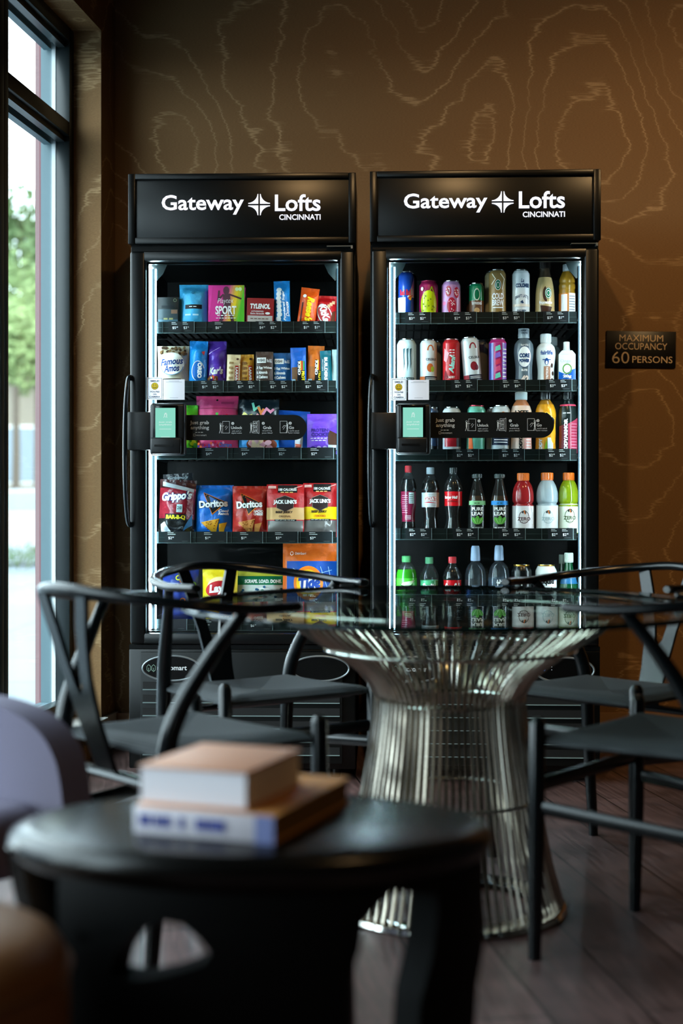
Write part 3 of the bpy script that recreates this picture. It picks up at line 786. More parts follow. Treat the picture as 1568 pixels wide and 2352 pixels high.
def can(S, x0, x1, yt, label, body, art=None, name='drink_can', cat='can', dd=0.0, lean=0.0, yaw=0.0, top=None, sleek=True, bands=()):
    d = SHD + .03 + dd
    u, w, h = S.span(x0, x1, yt, d); R = w / 2
    n = .8 if sleek else .78
    prof = [(R * .74, 0), (R * .8, .002), (R * .97, h * .045), (R, h * .07)]
    body_mats = [ALU, ALU, body]
    cuts = sorted(bands, key=lambda b: b[0]); zc = h * .07
    for f0, m_ in cuts:
        prof.append((R, h * f0)); body_mats.append(body); body = m_
    sh = .90 if sleek else .88
    prof += [(R, h * sh), (R * .97, h * (sh + .022)), (R * n, h * .972), (R * (n - .02), h * .978), (R * (n + .02), h * .985), (R * (n + .02), h), (R * (n - .04), h), (R * (n - .07), h * .985)]
    body_mats += [body, body, body, top or ALU, top or ALU, top or ALU, ALU, ALU]
    mb = MB(); mb.lathe(prof, body, 36, mats=body_mats[:len(prof) - 1])
    if art: art(Print(mb, round_surf(prof), .008), R, h)
    o = mb.build(name); tag(o, label, cat, S.g)
    tb_ = MB(); tb_.tube([(0, -.004, h * .99), (0, -.014, h * .992)], .004, ALU, 8, flat=(1, .25)); tb_.build('pull_tab', o)
    finish(o, S.C, u, d, S.z + (R * .74 * abs(sin(lean))), lean, yaw); return o

SHAPES = {
 'soda': ([(.62, 0), (.82, .012), (.9, .05), (.88, .10), (.76, .2), (.74, .26), (.84, .36), (.9, .42), (.9, .62), (1.0, .66), (.98, .70), (.80, .78), (.52, .85), (.37, .885), (.36, .925)], (.40, .91, 1.0)),
 'round': ([(.72, 0), (.95, .012), (1, .05), (.93, .2), (.9, .3), (.95, .42), (1, .46), (1, .62), (1, .68), (.93, .76), (.7, .85), (.42, .905), (.38, .93)], (.43, .915, 1.0)),
 'sport': ([(.85, 0), (.98, .015), (1, .05), (1, .44), (.98, .46), (.88, .475), (.88, .50), (.98, .53), (1, .60), (.97, .68), (.85, .77), (.62, .85), (.5, .875), (.5, .9)], (.55, .885, 1.0)),
 'tea': ([(.9, 0), (.98, .01), (1, .04), (1, .45), (.98, .53), (.84, .63), (.58, .78), (.43, .88), (.42, .92)], (.56, .94, 1.0)),
 'dome': ([(.9, 0), (.98, .01), (1, .04), (1, .56), (.97, .63), (.85, .70), (.62, .755), (.40, .785), (.38, .81)], (.44, .80, 1.0)),
 'frappe': ([(.9, 0), (.98, .01), (1, .05), (.97, .4), (.92, .52), (.8, .64), (.62, .76), (.55, .83), (.55, .88)], (.62, .885, 1.0)),
 'core': ([(.8, 0), (.9, .02), (.86, .18), (.84, .3), (.9, .42), (1, .56), (1, .66), (.93, .74), (.7, .80), (.5, .83), (.5, .86)], (.56, .845, 1.0)),
 'juice': ([(.88, 0), (.98, .012), (1, .04), (1, .5), (.95, .53), (1, .57), (1, .62), (.93, .66), (.97, .70), (.88, .76), (.62, .85), (.5, .875), (.48, .89)], (.52, .88, 1.0)),
 'armor': ([(.85, 0), (.97, .015), (1, .05), (.94, .3), (.97, .5), (1, .62), (.96, .7), (.78, .79), (.55, .85), (.48, .87), (.47, .89)], (.56, .885, 1.0)),
 'glass': ([(.85, 0), (.98, .012), (1, .05), (1, .42), (.9, .54), (.62, .68), (.42, .80), (.38, .88)], (.44, .87, 1.0)),
}
def bottle(S, x0, x1, yt, label, shape, body, capm, lab=None, art=None, name='drink_bottle', cat='bottle', dd=0.0, lean=0.0, yaw=0.0, cap='ribbed', upper=None, fill=None):
    """lab: (f0, f1, material); upper: (f, material) for the empty part above the drink; fill: (material, top fraction) drink inside a see-through wall"""
    d = SHD + .034 + dd
    u, w, h = S.span(x0, x1, yt, d); R = w / 2
    pr_, cp = SHAPES[shape]; raw = [(r * R, z * h) for r, z in pr_]
    sm = smooth_path([(r, 0, z) for r, z in raw], 3); prof = [(max(p.x, .002), max(p.z, 0)) for p in sm]
    prof = [prof[0]] + [b for a, b in zip(prof, prof[1:]) if b[1] > a[1] + 1e-5 or abs(b[0] - a[0]) > 1e-4]
    mb = MB(); ms = [(upper[1] if upper and (a[1] + b[1]) / 2 > upper[0] * h else body) for a, b in zip(prof, prof[1:])]
    mb.lathe(prof, body, 36, mats=ms)
    o = mb.build(name); tag(o, label, cat, S.g)
    if fill:
        q = [(max(r - .0018, .001), z + .001) for r, z in prof if z < fill[1] * h]
        MB().lathe(q, fill[0], 30).build('drink', o)
    if lab:
        f0, f1, lm = lab; zs = [f0 * h + (f1 - f0) * h * i / 10 for i in range(11)]
        lb = MB(); lprof = [(profile_at(prof, z) + .0005, z) for z in zs]; lb.lathe(lprof, lm, 36, caps=False)
        if art: art(Print(lb, round_surf(lprof), .008), R, f0 * h, f1 * h)
        lb.build('bottle_label', o)
    rc, c0, c1 = cp; rc *= R; c0 *= h; c1 *= h
    cm = MB()
    if cap == 'sportcap': cm.lathe([(rc, c0), (rc * 1.05, c0 + (c1 - c0) * .1), (rc, c0 + (c1 - c0) * .35), (rc * .92, c0 + (c1 - c0) * .85), (rc * .75, c1), (.001, c1)], capm, 24, caps=False)
    else:
        nn = 30; pts = []
        prf = [(rc, c0), (rc, c1 - .002), (rc * .9, c1), (.0005, c1)]
        v = []
        for r, z in prf:
            for i in range(nn * 2): k = r * (1.03 if i % 2 and r > rc * .95 else 1); a = pi * i / nn; v.append((k * sin(a), -k * cos(a), z))
        f = [(j * nn * 2 + i, j * nn * 2 + (i + 1) % (nn * 2), (j + 1) * nn * 2 + (i + 1) % (nn * 2), (j + 1) * nn * 2 + i) for j in range(3) for i in range(nn * 2)]
        cm.add(v, f, capm, True)
        cm.lathe([(rc * 1.02, c0 - h * .012), (rc * 1.02, c0 - h * .003)], capm, 24, caps=False)
    cm.build('cap', o, angle=25)
    finish(o, S.C, u, d, S.z, lean, yaw); return o

def bag(S, x0, x1, yt, label, body, art=None, name='snack_bag', cat='snack bag', T=.022, bands=(), dd=0.0, lean=0.0, yaw=0.0, pitch=-.05, crimp=.035, seed=0, wr=.0016, pinch=.03, bottom=True, hole=False, ybot=None):
    d = SHD + T + .004 + dd
    u, w, h = S.span(x0, x1, yt, d)
    rnd = random.Random(seed * 13 + 5); ph = [rnd.uniform(0, 6.28) for _ in range(6)]; fq = [rnd.uniform(40, 110) for _ in range(6)]
    def half(v):
        q = v / h; return w / 2 * (1 - pinch * sin(pi * q))
    def thick(a, q):
        e = max(0.0, 1 - abs(a) ** 2.6); tq = min(1, max(0, (q - (crimp if bottom else 0)) / .16)) if bottom else min(1, .55 + q * 2)
        bq = min(1, max(0, (1 - crimp - q) / .2)); s_ = lambda t: t * t * (3 - 2 * t)
        return T * e * s_(tq) * s_(bq)
    def surf(x, v, o):
        hw = half(v); a = max(-1, min(1, x / (w / 2))); q = max(0, min(1, v / h))
        t = thick(a, q); k = t / T
        wob = wr * k * (sin(fq[0] * x + fq[1] * v + ph[0]) + sin(fq[2] * v - fq[3] * x * .6 + ph[1]) + .7 * sin(fq[4] * 1.7 * x + ph[2])) + .0012 * (1 - k) * sin(x * 160 + ph[3])
        return (a * hw, -(t + wob + o), v)
    nu, nv = 18, 26; v = []; f = []
    for side in (0, 1):
        for j in range(nv + 1):
            for i in range(nu + 1):
                x = -w / 2 + w * i / nu; p = surf(x, h * j / nv, .0006)
                v.append(p if side == 0 else (p[0], -p[1] * .8 + (.0 if abs(2 * i / nu - 1) < 1 else 0), p[2]))
    W = nu + 1; n0 = W * (nv + 1); mb = MB(); mb.v = list(v)
    bs = sorted(bands)
    for j in range(nv):
        m_ = body
        for f0, bm_ in bs:
            if (j + .5) / nv >= f0: m_ = bm_
        k = mb.m(m_)
        for i in range(nu):
            q = (j * W + i, j * W + i + 1, (j + 1) * W + i + 1, (j + 1) * W + i)
            for t in (q, tuple(n0 + x for x in reversed(q))): mb.f.append(t); mb.mi.append(k); mb.sm.append(True)
        for i, fl in ((0, 1), (nu, 0)):
            a, b = j * W + i, (j + 1) * W + i; t = (a, b, b + n0, a + n0)
            mb.f.append(t if fl else tuple(reversed(t))); mb.mi.append(k); mb.sm.append(False)
    for j, fl in ((0, 0), (nv, 1)):
        for i in range(nu):
            a, b = j * W + i, j * W + i + 1; t = (a, b, b + n0, a + n0)
            mb.f.append(t if fl else tuple(reversed(t))); mb.mi.append(mb.m(body if j == 0 or not bs else bs[-1][1])); mb.sm.append(False)
    pr = Print(mb, surf, .009, .0016, .0003)
    if hole: pr.ell(0, h * .93, .004, .004, BLKI, 14)
    if art: art(pr, w, h)
    o = mb.build(name, angle=50); tag(o, label, cat, S.g)
    finish(o, S.C, u, d, S.z, lean, yaw, pitch); return o

def carton(S, x0, x1, yt, label, body, art=None, depth=.03, name='box', cat='box', dd=0.0, lean=0.0, yaw=0.0, bands=(), bev=.0015, pitch=0.0):
    d = SHD + .003 + dd
    u, w, h = S.span(x0, x1, yt, d)
    mb = MB(); mb.box(-w / 2, w / 2, 0, depth, 0, h, body, bev)
    if art: art(Print(mb, lambda x, z, o: (x, -o, z), None), w, h)
    o = mb.build(name); tag(o, label, cat, S.g)
    finish(o, S.C, u, d, S.z, lean, yaw, pitch); return o

# ============ snack cooler
G = 'goods on the %s shelf of the snack cooler'
S1, S2, S3, S4, S5 = [Shelf(SN, i, SN_Z, G % n) for i, n in enumerate(('top', 'second', 'third', 'fourth', 'bottom'))]
# row 1
def art(p, w, h):
    p.rect(-w * .46, h * .1, w * .46, h * .62, mat('#333d40', .3, spec=.3)); p.rect(-w * .46, 0, w * .46, h * .3, mat('#3f5f6c', .3, spec=.3)); p.rect(-w * .3, h * .66, w * .3, h * .74, BLKI); p.rect(w * .15, h * .48, w * .44, h * .6, mat('#7d5a45', .3))
    p.fine(w * .05, h * .32, w * .5, h * .1, pm('#8f8a5a')); p.ring(w * .33, h * .9, .006, .006, .0012, pm('#7f8a6a'), 14)
carton(S1, 361, 410, 683, 'smoky grey blister pack on a dark hanging card', mat('#1a1e1e', .45, spec=.2), art, .022, 'blister_pack', 'blister pack', pitch=-.02)
def art(p, w, h):
    p.rect(-w * .28, h * .44, w * .32, h * .535, BLKI); p.fine(0.02 * w, h * .487, w * .3, h * .03, INK_W); p.fine(0, h * .31, w * .55, h * .06, pm('#bfe6f5')); p.ell(0, h * .8, w * .06, h * .035, pm('#2c7fae'), 14)
    p.rect(-w * .48, h * .90, w * .48, h * .91, pm('#3aa5d8'))
bag(S1, 411, 478, 654, 'plain sky blue resealable pouch with a small black band', foil('#41aee0', .4), art, 'wipes_pouch', 'pouch', T=.026, seed=1, wr=.0012, pinch=.05)
def art(p, w, h):
    n = 16
    for i in range(n):
        c0, c1 = hx('#d12f8c'), hx('#e9c21f'); c2 = hx('#5cb82f')
        t = i / (n - 1); c = tuple(a + (b - a) * min(1, max(0, (t - .45) * 4)) for a, b in zip(c0, c1)) if t < .72 else tuple(a + (b - a) * min(1, (t - .72) * 5) for a, b in zip(c1, c2))
        x0 = -w / 2 + w * i / n; x1 = x0 + w / n; s_ = w * .13
        p.poly([(max(-w / 2, x0 - s_ + .0), 0.001), (max(-w / 2, x1 - s_), .001), (min(w / 2, x1 + s_), h - .001), (min(w / 2, x0 + s_), h - .001)], mat(c, .35)); p.off -= p.step
    p.off += p.step
    p.poly([(w / 2 - w * .19, .001), (w / 2, .001), (w / 2, h - .001)], pm('#54b52e'))
    K = mat('#4a1f33', .5)
    p.ell(-.0, h * .87, w * .085, h * .1, K, 18); p.poly([(-w * .1, h * .78), (w * .1, h * .8), (w * .13, h * .52), (-w * .07, h * .5)], K)
    p.line([(-w * .09, h * .77), (-w * .22, h * .66), (-w * .2, h * .85)], w * .05, K); p.line([(w * .09, h * .78), (w * .28, h * .72), (w * .4, h * .68)], w * .045, K)
    p.line([(-w * .03, h * .5), (-w * .12, h * .25), (-w * .2, h * .02)], w * .09, K); p.line([(w * .06, h * .5), (w * .16, h * .2), (w * .22, h * .02)], w * .08, K)
    p.text('Playtex', -w * .02, h * .615, w * .44, h * .15, WHT, shear=.25, bold=-.01, rot=.04); p.text('SPORT', -w * .01, h * .41, w * .58, h * .2, WHT, bold=.03)
    p.fine(0, h * .285, w * .5, h * .035, WHT); p.fine(0, h * .225, w * .56, h * .03, WHT)
    for q in (-1, 1): p.ell(w * .34 + q * w * .045, h * .9, w * .05, h * .045, pm('#cfe9b0'), 14)
carton(S1, 478, 561, 658, 'magenta and lime box printed with a dark running figure', pm('#c92f86'), art, .06)
def art(p, w, h):
    p.rect(-w * .46, h * .22, w * .46, h * .42, pm('#b9b3ae')); p.rect(-w * .4, 0, w * .4, h * .2, pm('#7d2a2a'))
    p.text('TYLENOL', 0, h * .73, w * .74, h * .17, WHT, bold=.05, shear=.15); p.text('ACETAMINOPHEN', -w * .1, h * .56, w * .45, h * .055, WHT); p.text('Extra Strength', -w * .1, h * .48, w * .5, h * .07, WHT, bold=.02); p.ell(w * .28, h * .5, w * .09, h * .04, WHT, 16); p.fine(0, h * .32, w * .7, h * .05, pm('#6d4a44')); p.fine(w * .02, h * .12, w * .4, h * .09, WHT)
carton(S1, 565, 627, 686, 'small dark red medicine packet with a grey stripe', pm('#8a1f22'), art, .02, 'medicine_packet', 'medicine packet', lean=.03)
def art(p, w, h):
    rnd = random.Random(2)
    for i in range(9): p.ell(-w * .2 + rnd.uniform(-.05, .05) * w, h * (.12 + .085 * i), w * .17, h * .05, pm('#e8eef2'), 16, rnd.uniform(-.3, .3))
    p.text('Powdered Sugar', w * .14, h * .47, h * .62, w * .2, WHT, rot=pi / 2 + .05, bold=.03, shear=.2); p.text('Donuts', w * .33, h * .4, h * .3, w * .19, WHT, rot=pi / 2 + .05, bold=.03, shear=.2)
bag(S1, 631, 668, 646, 'tall narrow bright blue packet of white sugared doughnuts', foil('#1f84cf'), art, T=.02, seed=3, crimp=.05, lean=-.03)
def art(p, w, h):
    p.text("Reese's", w * .12, h * .46, h * .62, w * .42, pm('#f4d21c'), rot=-pi / 2 - .02, bold=.05, shear=.3); p.rect(-w * .36, h * .1, -w * .28, h * .62, pm('#4a1f12')); p.ell(-w * .25, h * .78, w * .1, h * .045, WHT, 14)
bag(S1, 680, 722, 664, 'orange sweet packet with sideways yellow lettering, leaning to one side', foil('#dd5212'), art, T=.014, seed=4, lean=.13, crimp=.05)
def art(p, w, h):
    p.ell(-w * .05, h * .42, w * .33, h * .34, WHT, 26, .5); p.ell(-w * .05, h * .42, w * .29, h * .30, foil('#b8141c'), 26, .5)
    p.text('KitKat', -w * .04, h * .42, h * .62, w * .36, WHT, rot=-pi / 2 + .35, bold=.05, shear=.2); 
    for k in range(3): p.rect(w * (.06 + .1 * k), h * (.62 + .06 * k), w * (.2 + .1 * k), h * (.72 + .06 * k), pm('#d9b18a'))
    p.poly([(w * .2, h * .05), (w * .46, h * .05), (w * .46, h * .55), (w * .3, h * .5)], pm('#5a2a16'))
bag(S1, 722, 771, 681, 'short red wafer bar packet beside the orange packet', foil('#b8141c'), art, T=.016, seed=5, crimp=.05, lean=.05, dd=.012)
# row 2
def art(p, w, h):
    rnd = random.Random(5)
    for i in range(34): p.ell(rnd.uniform(-.42, .42) * w, h * rnd.uniform(.77, .96), w * .055, h * .03, pm(rnd.choice(['#6b4a2c', '#8a6a44', '#3d2a1a'])), 12, rnd.uniform(0, 3))
    B = pm('#1d3a78'); p.ell(0, h * .55, w * .4, h * .27, pm('#f4efe2'), 30); p.ring(0, h * .53, w * .38, h * .25, .0022, pm('#4a86b8'), 30, pi * 1.05, pi * 1.95)
    p.text('Famous', 0, h * .60, w * .74, h * .16, B, bold=.03, shear=.35, rot=.1); p.text('Amos', 0, h * .44, w * .52, h * .16, B, bold=.03, shear=.35, rot=.08)
    p.rect(-w * .3, h * .06, w * .3, h * .2, pm('#3b2a22')); p.text('CHOCOLATE CHIP', 0, h * .15, w * .5, h * .05, WHT); p.fine(0, h * .09, w * .25, h * .04, WHT)
bag(S2, 360, 434, 795, 'cream cookie bag with blue script and brown cookies along the top', foil('#c4b9a0', .4), art, T=.03, seed=6, pinch=.06, crimp=.04)
def art(p, w, h):
    p.ell(w * .02, h * .35, w * .34, h * .2, pm('#0d5fae'), 24); p.ring(w * .02, h * .35, w * .36, h * .215, .0025, WHT, 26, .3, pi * 1.4); p.text('OREO', w * .12, h * .36, h * .33, w * .24, WHT, rot=-pi / 2, bold=.06); p.poly([(w * .2, h * .75), (w * .38, h * .78), (w * .34, h * .68)], pm('#c23030'))
bag(S2, 433, 475, 784, 'vivid blue cookie packet next to the cream bag', foil('#1787d8'), art, T=.022, seed=7, lean=.02, crimp=.05)
def art(p, w, h):
    p.text("Kar's", 0, h * .36, w * .72, h * .16, WHT, bold=.04, shear=.3, rot=.08)
    rnd = random.Random(8)
    for i in range(40): p.ell(rnd.uniform(-.44, .1) * w, h * rnd.uniform(.04, .24), w * .06, h * .025, pm(rnd.choice(['#e0b25c', '#7a4a24', '#c8452c', '#e8ddc0'])), 10, rnd.uniform(0, 3))
    p.rect(w * .12, h * .05, w * .44, h * .2, pm('#5a3a9c')); p.line([(-w * .35, h * .7), (w * .2, h * .85)], .0015, pm('#c3b0ea'))
bag(S2, 474, 520, 784, 'shiny purple trail mix packet with nuts at the bottom', foil('#5b37ad', .2), art, T=.024, seed=9, crimp=.05, wr=.0024, dd=.016)
def bar(c, red, txtc):
    def art(p, w, h):
        p.rect(w * .14, h * .02, w * .40, h * .66, pm(red)); p.text('LARABAR', w * .27, h * .33, h * .56, w * .17, WHT, rot=-pi / 2, bold=.05)
        for k in range(5): p.rect(-w * .32, h * (.1 + k * .15), w * .02, h * (.17 + k * .15), pm(txtc))
        p.ell(w * .3, h * .86, w * .1, h * .035, pm('#4a3020'), 12)
    return art
bag(S2, 519, 550, 815, 'small cream fruit bar with a red side strip', foil('#d8c39a', .35), bar(0, '#a8362a', '#9a7b52'), 'snack_bar', 'snack bar', T=.01, seed=10, crimp=.06, lean=.03)
bag(S2, 550, 584, 815, 'small golden fruit bar with a red side strip', foil('#c9922e', .35), bar(0, '#a8362a', '#8a5a1c'), 'snack_bar', 'snack bar', T=.01, seed=11, crimp=.06, lean=-.02, dd=.014)
def rx(p, w, h):
    p.rect(-w * .42, h * .68, w * .1, h * .83, WHT); p.text('RXBAR', -w * .16, h * .755, w * .42, h * .08, pm('#3a3a3a'), bold=.03); p.text('No B.S.', w * .29, h * .74, w * .28, h * .09, WHT, bold=.02)
    for k, t in enumerate(('3 Egg Whites', '6 Almonds', '4 Cashews', '2 Dates')): ww = (.86, .62, .64, .46)[k]; p.text(t, -w * .43 + w * ww / 2, h * (.54 - .125 * k), w * ww, h * .085, WHT, bold=.03)
bag(S2, 587, 627, 808, 'chocolate brown protein bar listing egg whites and almonds in white', foil('#4a3a33', .4), rx, 'snack_bar', 'snack bar', T=.01, seed=12, crimp=.05, pinch=0)
bag(S2, 627, 668, 811, 'dark blue protein bar listing egg whites and almonds in white', foil('#14568f', .4), rx, 'snack_bar', 'snack bar', T=.01, seed=13, crimp=.05, pinch=0, dd=.013)
def kind(acc):
    def art(p, w, h):
        p.rect(-w * .02, h * .02, w * .42, h * .66, BLKI); 
        for k, c in enumerate(('#e8c22e', '#d8402c', '#3aa55c')): p.rect(w * (.1 + .1 * k), h * .42, w * (.2 + .1 * k), h * .66, pm(c))
        p.text('KIND', w * .06, h * .47, h * .34, w * .17, WHT, rot=-pi / 2, bold=.04); p.text('PROTEIN', w * .30, h * .21, h * .38, w * .2, pm('#f0dc28'), rot=-pi / 2, bold=.05)
        p.rect(-w * .44, h * .1, -w * .06, h * .5, pm(acc)); p.rect(-w * .44, h * .04, -w * .2, h * .2, pm('#a8d4e8'))
    return art
bag(S2, 668, 704, 799, 'bright blue nut protein bar with a black panel', foil('#1f63c4'), kind('#6b4a2e'), 'snack_bar', 'snack bar', T=.011, seed=14, crimp=.06, lean=-.02)
bag(S2, 704, 742, 795, 'orange nut protein bar with a black panel', foil('#cf6a22'), kind('#a8683a'), 'snack_bar', 'snack bar', T=.011, seed=15, crimp=.06, lean=.03, dd=.015)
def art(p, w, h):
    p.text('BUILDERS', -w * .02, h * .5, h * .62, w * .3, WHT, rot=-pi / 2 - .04, bold=.05); p.text('PROTEIN', -w * .3, h * .6, h * .3, w * .1, WHT, rot=-pi / 2 - .04); p.ell(w * .0, h * .1, w * .2, h * .06, WHT, 16)
bag(S2, 738, 764, 806, 'teal protein bar with white sideways lettering', foil('#0f6676'), art, 'snack_bar', 'snack bar', T=.01, seed=16, crimp=.05, lean=-.05, dd=.0)
bag(S2, 762, 777, 803, 'silvery pale teal bar squeezed in behind the teal bar', foil('#a9c6c6', .2), None, 'snack_bar', 'snack bar', T=.008, seed=17, crimp=.05, dd=.03)
# row 3
def art(p, w, h):
    p.rect(-w * .5, h * .3, w * .5, h * .62, pm('#c3d41e')); rnd = random.Random(4)
    for i in range(30): p.ell(rnd.uniform(-.45, .45) * w, h * rnd.uniform(.05, .35), w * .08, h * .05, pm(rnd.choice(['#2f7a1c', '#b7d81e', '#6fb02a'])), 10, rnd.uniform(0, 3))
bag(S3, 398, 454, 931, 'lime green sweet bag tucked behind the payment terminal', foil('#4fae22'), art, T=.02, seed=18)
def art(p, w, h):
    p.rect(-w * .48, h * .77, w * .48, h * .785, pm('#8f2550')); p.rect(w * .1, h * .86, w * .4, h * .9, pm('#9a2f57'))
    p.poly([(-w * .1, h * .5), (w * .42, h * .52), (w * .44, h * .64), (w * .1, h * .66), (-w * .08, h * .62)], pm('#1b5fc2')); p.text('NERDS', w * .14, h * .5, w * .5, h * .16, WHT, bold=.06)
    rnd = random.Random(6)
    for i in range(46): p.ell(rnd.uniform(-.45, .3) * w, h * (rnd.uniform(.06, .2) if i % 2 else rnd.uniform(.45, .68)), w * .028, h * .024, pm(rnd.choice(['#e8622a', '#4fb04a', '#6b3fb0', '#f0a0c0', '#d81f4a'])), 9)
    p.text('Clusters', w * .22, h * .15, w * .3, h * .07, pm('#2f7fd0'), bold=.03, shear=.2)
bag(S3, 450, 547, 910, 'deep pink resealable sweet pouch with a punched hang hole', foil('#c23a6e', .35), art, 'sweet_pouch', 'pouch', T=.03, seed=19, hole=True, pinch=.03)
def art(p, w, h):
    for c, pts in (('#e8e08a', [(-.45, .66), (-.36, .74), (-.27, .68), (-.18, .7)]), ('#f0b0c0', [(-.2, .68), (-.1, .62), (-.02, .7)]), ('#7fd8c0', [(-.15, .92), (-.1, .8), (0, .86), (.05, .76)]), ('#f09050', [(0, .84), (.08, .72), (.12, .8)]), ('#f0a0c8', [(.12, .72), (.2, .82), (.3, .76), (.36, .8)]), ('#9fd86a', [(.1, .6), (.2, .66), (.28, .6)])): p.line([(x * w, y * h) for x, y in pts], w * .06, pm(c)); p.off += .0004
    p.ell(w * .3, h * .56, w * .1, h * .09, pm('#f0d8e8'), 16); p.ell(-w * .15, h * .5, w * .22, h * .1, pm('#e8c8d8'), 20)
    p.ell(w * .08, h * .17, w * .38, h * .14, pm('#7a3a20'), 24); rnd = random.Random(7)
    for i in range(16): p.ell(w * (.08 + rnd.uniform(-.28, .28)), h * (.17 + rnd.uniform(-.07, .07)), w * .09, h * .045, pm(rnd.choice(['#e8b8c8', '#e8d0a8', '#d89aa8'])), 12, rnd.uniform(0, 3))
bag(S3, 548, 641, 918, 'turquoise blue gummy worm pouch with a clear top', foil('#1b8ad0'), art, 'sweet_pouch', 'pouch', T=.03, seed=20, bands=((.68, mat('#16242c', .2)),), pinch=.03)
def art(p, w, h): p.rect(w * .1, h * .04, w * .34, h * .4, pm('#d8e4ee')); p.rect(w * .12, h * .1, w * .3, h * .22, pm('#c8604a')); p.fine(-w * .12, h * .55, w * .5, h * .16, WHT, bold=.04, shear=.2)
bag(S3, 632, 706, 946, 'royal blue treat packet half hidden by the instruction band', foil('#1756b8'), art, T=.02, seed=21, lean=.06, dd=.03)
def art(p, w, h):
    V = pm('#3d2a86'); p.text('QUEST', w * .04, h * .83, w * .86, h * .16, WHT, bold=.05, shear=.1); p.text('PROTEIN', -w * .08, h * .585, w * .56, h * .085, V, bold=.04); p.text('COOKIE', -w * .06, h * .475, w * .6, h * .1, V, bold=.05); p.fine(-w * .1, h * .385, w * .56, h * .035, WHT); p.fine(-w * .1, h * .33, w * .5, h * .035, WHT)
    p.ell(w * .4, h * .36, w * .2, h * .3, pm('#4a2a1c'), 24); p.poly([(w * .2, h * .6), (w * .5, h * .72), (w * .5, h * .5)], pm('#6a3fc0'))
    for k, t in enumerate(('15g', '5g', '<1')): p.ell(w * (-.3 + .2 * k), h * .13, w * .085, h * .065, V if k == 0 else pm('#c8b8ec'), 16); p.fine(w * (-.3 + .2 * k), h * .13, w * .1, h * .045, WHT if k == 0 else V)
    p.rect(w * .2, h * .1, w * .48, h * .22, pm('#c9d8e8'))
bag(S3, 705, 774, 951, 'violet protein cookie packet at the end of the instruction band', foil('#7446cf'), art, T=.016, seed=22, crimp=.05, pinch=0)
# row 4
def art(p, w, h):
    p.poly([(-w * .42, h * .88), (w * .45, h * .78), (w * .45, h * .84), (-w * .42, h * .96)], pm('#aeb2b4'))
    p.text("Grippo's", -w * .0, h * .69, w * .84, h * .2, pm('#13235c'), bold=.12, shear=.3, rot=.1); p.text("Grippo's", -w * .0, h * .69, w * .84, h * .19, WHT, bold=.045, shear=.3, rot=.1)
    p.rect(w * .02, h * .42, w * .18, h * .56, pm('#bcd4d4')); p.text('210', w * .1, h * .5, w * .12, h * .06, pm('#204a4a'), bold=.05); p.rect(-w * .3, h * .27, w * .3, h * .39, BLKI); p.text('BAR-B-Q', 0, h * .33, w * .54, h * .085, pm('#e8d02a'), bold=.05)
    p.poly([(-w * .4, h * .04), (-w * .1, h * .04), (-w * .3, h * .25), (-w * .42, h * .2)], pm('#c9cfd2')); p.poly([(w * .2, h * .1), (w * .45, h * .2), (w * .44, h * .4)], pm('#3a78a8'))
bag(S4, 362, 446, 1104, 'crumpled maroon and silver crisp bag with blue outlined script', foil('#86202c', .16), art, 'crisp_bag', 'crisp bag', T=.036, seed=23, wr=.0034, dd=-.0, bands=((0, foil('#20201f', .15)), (.3, foil('#86202c', .16)), (.86, foil('#3a1a1a', .2))), lean=.04)
bag(S4, 382, 450, 1090, 'dark crisp bag peeking out behind the maroon and silver one', foil('#24262a', .2), lambda p, w, h: p.text("Grippo's", 0, h * .93, w * .7, h * .07, pm('#9aa0a4'), bold=.04, shear=.3), 'crisp_bag', 'crisp bag', T=.025, seed=24, wr=.003, lean=-.06, dd=.09)
def dor(chip, sub, edge):
    def art(p, w, h):
        p.poly([(-w * .26, h * .86), (w * .36, h * .66), (-w * .02, h * .42)], pm('#e07a1c')); p.poly([(-w * .24, h * .845), (w * .33, h * .66), (-w * .02, h * .445)], BLKI); p.poly([(-w * .1, h * .78), (w * .2, h * .665), (-w * .01, h * .54)], pm(edge))
        p.text('Doritos', -w * .0, h * .635, w * .76, h * .15, BLKI, bold=.12, rot=.06); p.text('Doritos', -w * .0, h * .635, w * .75, h * .14, WHT, bold=.045, rot=.06)
        for k, t in enumerate(sub): p.text(t, w * .27, h * (.50 - .055 * k), w * .26, h * .05, WHT, bold=.04, shear=.15)
        p.poly([(-w * .32, h * .28), (w * .17, h * .35), (w * .05, h * .0 + .006)], pm(chip)); p.poly([(w * .16, h * .25), (w * .36, h * .28), (w * .24, h * .05), (w * .14, h * .07)], pm(chip))
        rnd = random.Random(9)
        for i in range(18): a, b = rnd.random(), rnd.random(); a, b = (a, b) if a + b < 1 else (1 - a, 1 - b); p.ell(w * (-.32 + a * .49 + b * .37), h * (.28 + a * .07 - b * .26), w * .018, h * .01, pm('#8a4a14'), 8)
    return art
bag(S4, 446, 536, 1115, 'blue tortilla crisp bag with a yellow chip picture', foil('#1665bd', .24), dor('#d69a22', ('Cool', 'Ranch'), '#2a5a9a'), 'crisp_bag', 'crisp bag', T=.034, seed=25, wr=.002, dd=.02)
bag(S4, 533, 614, 1117, 'red tortilla crisp bag between the blue one and the jerky', foil('#a62a20', .22), dor('#c98a4a', ('NACHO', 'CHEESE'), '#7a1a14'), 'crisp_bag', 'crisp bag', T=.034, seed=26, wr=.003, dd=.004)
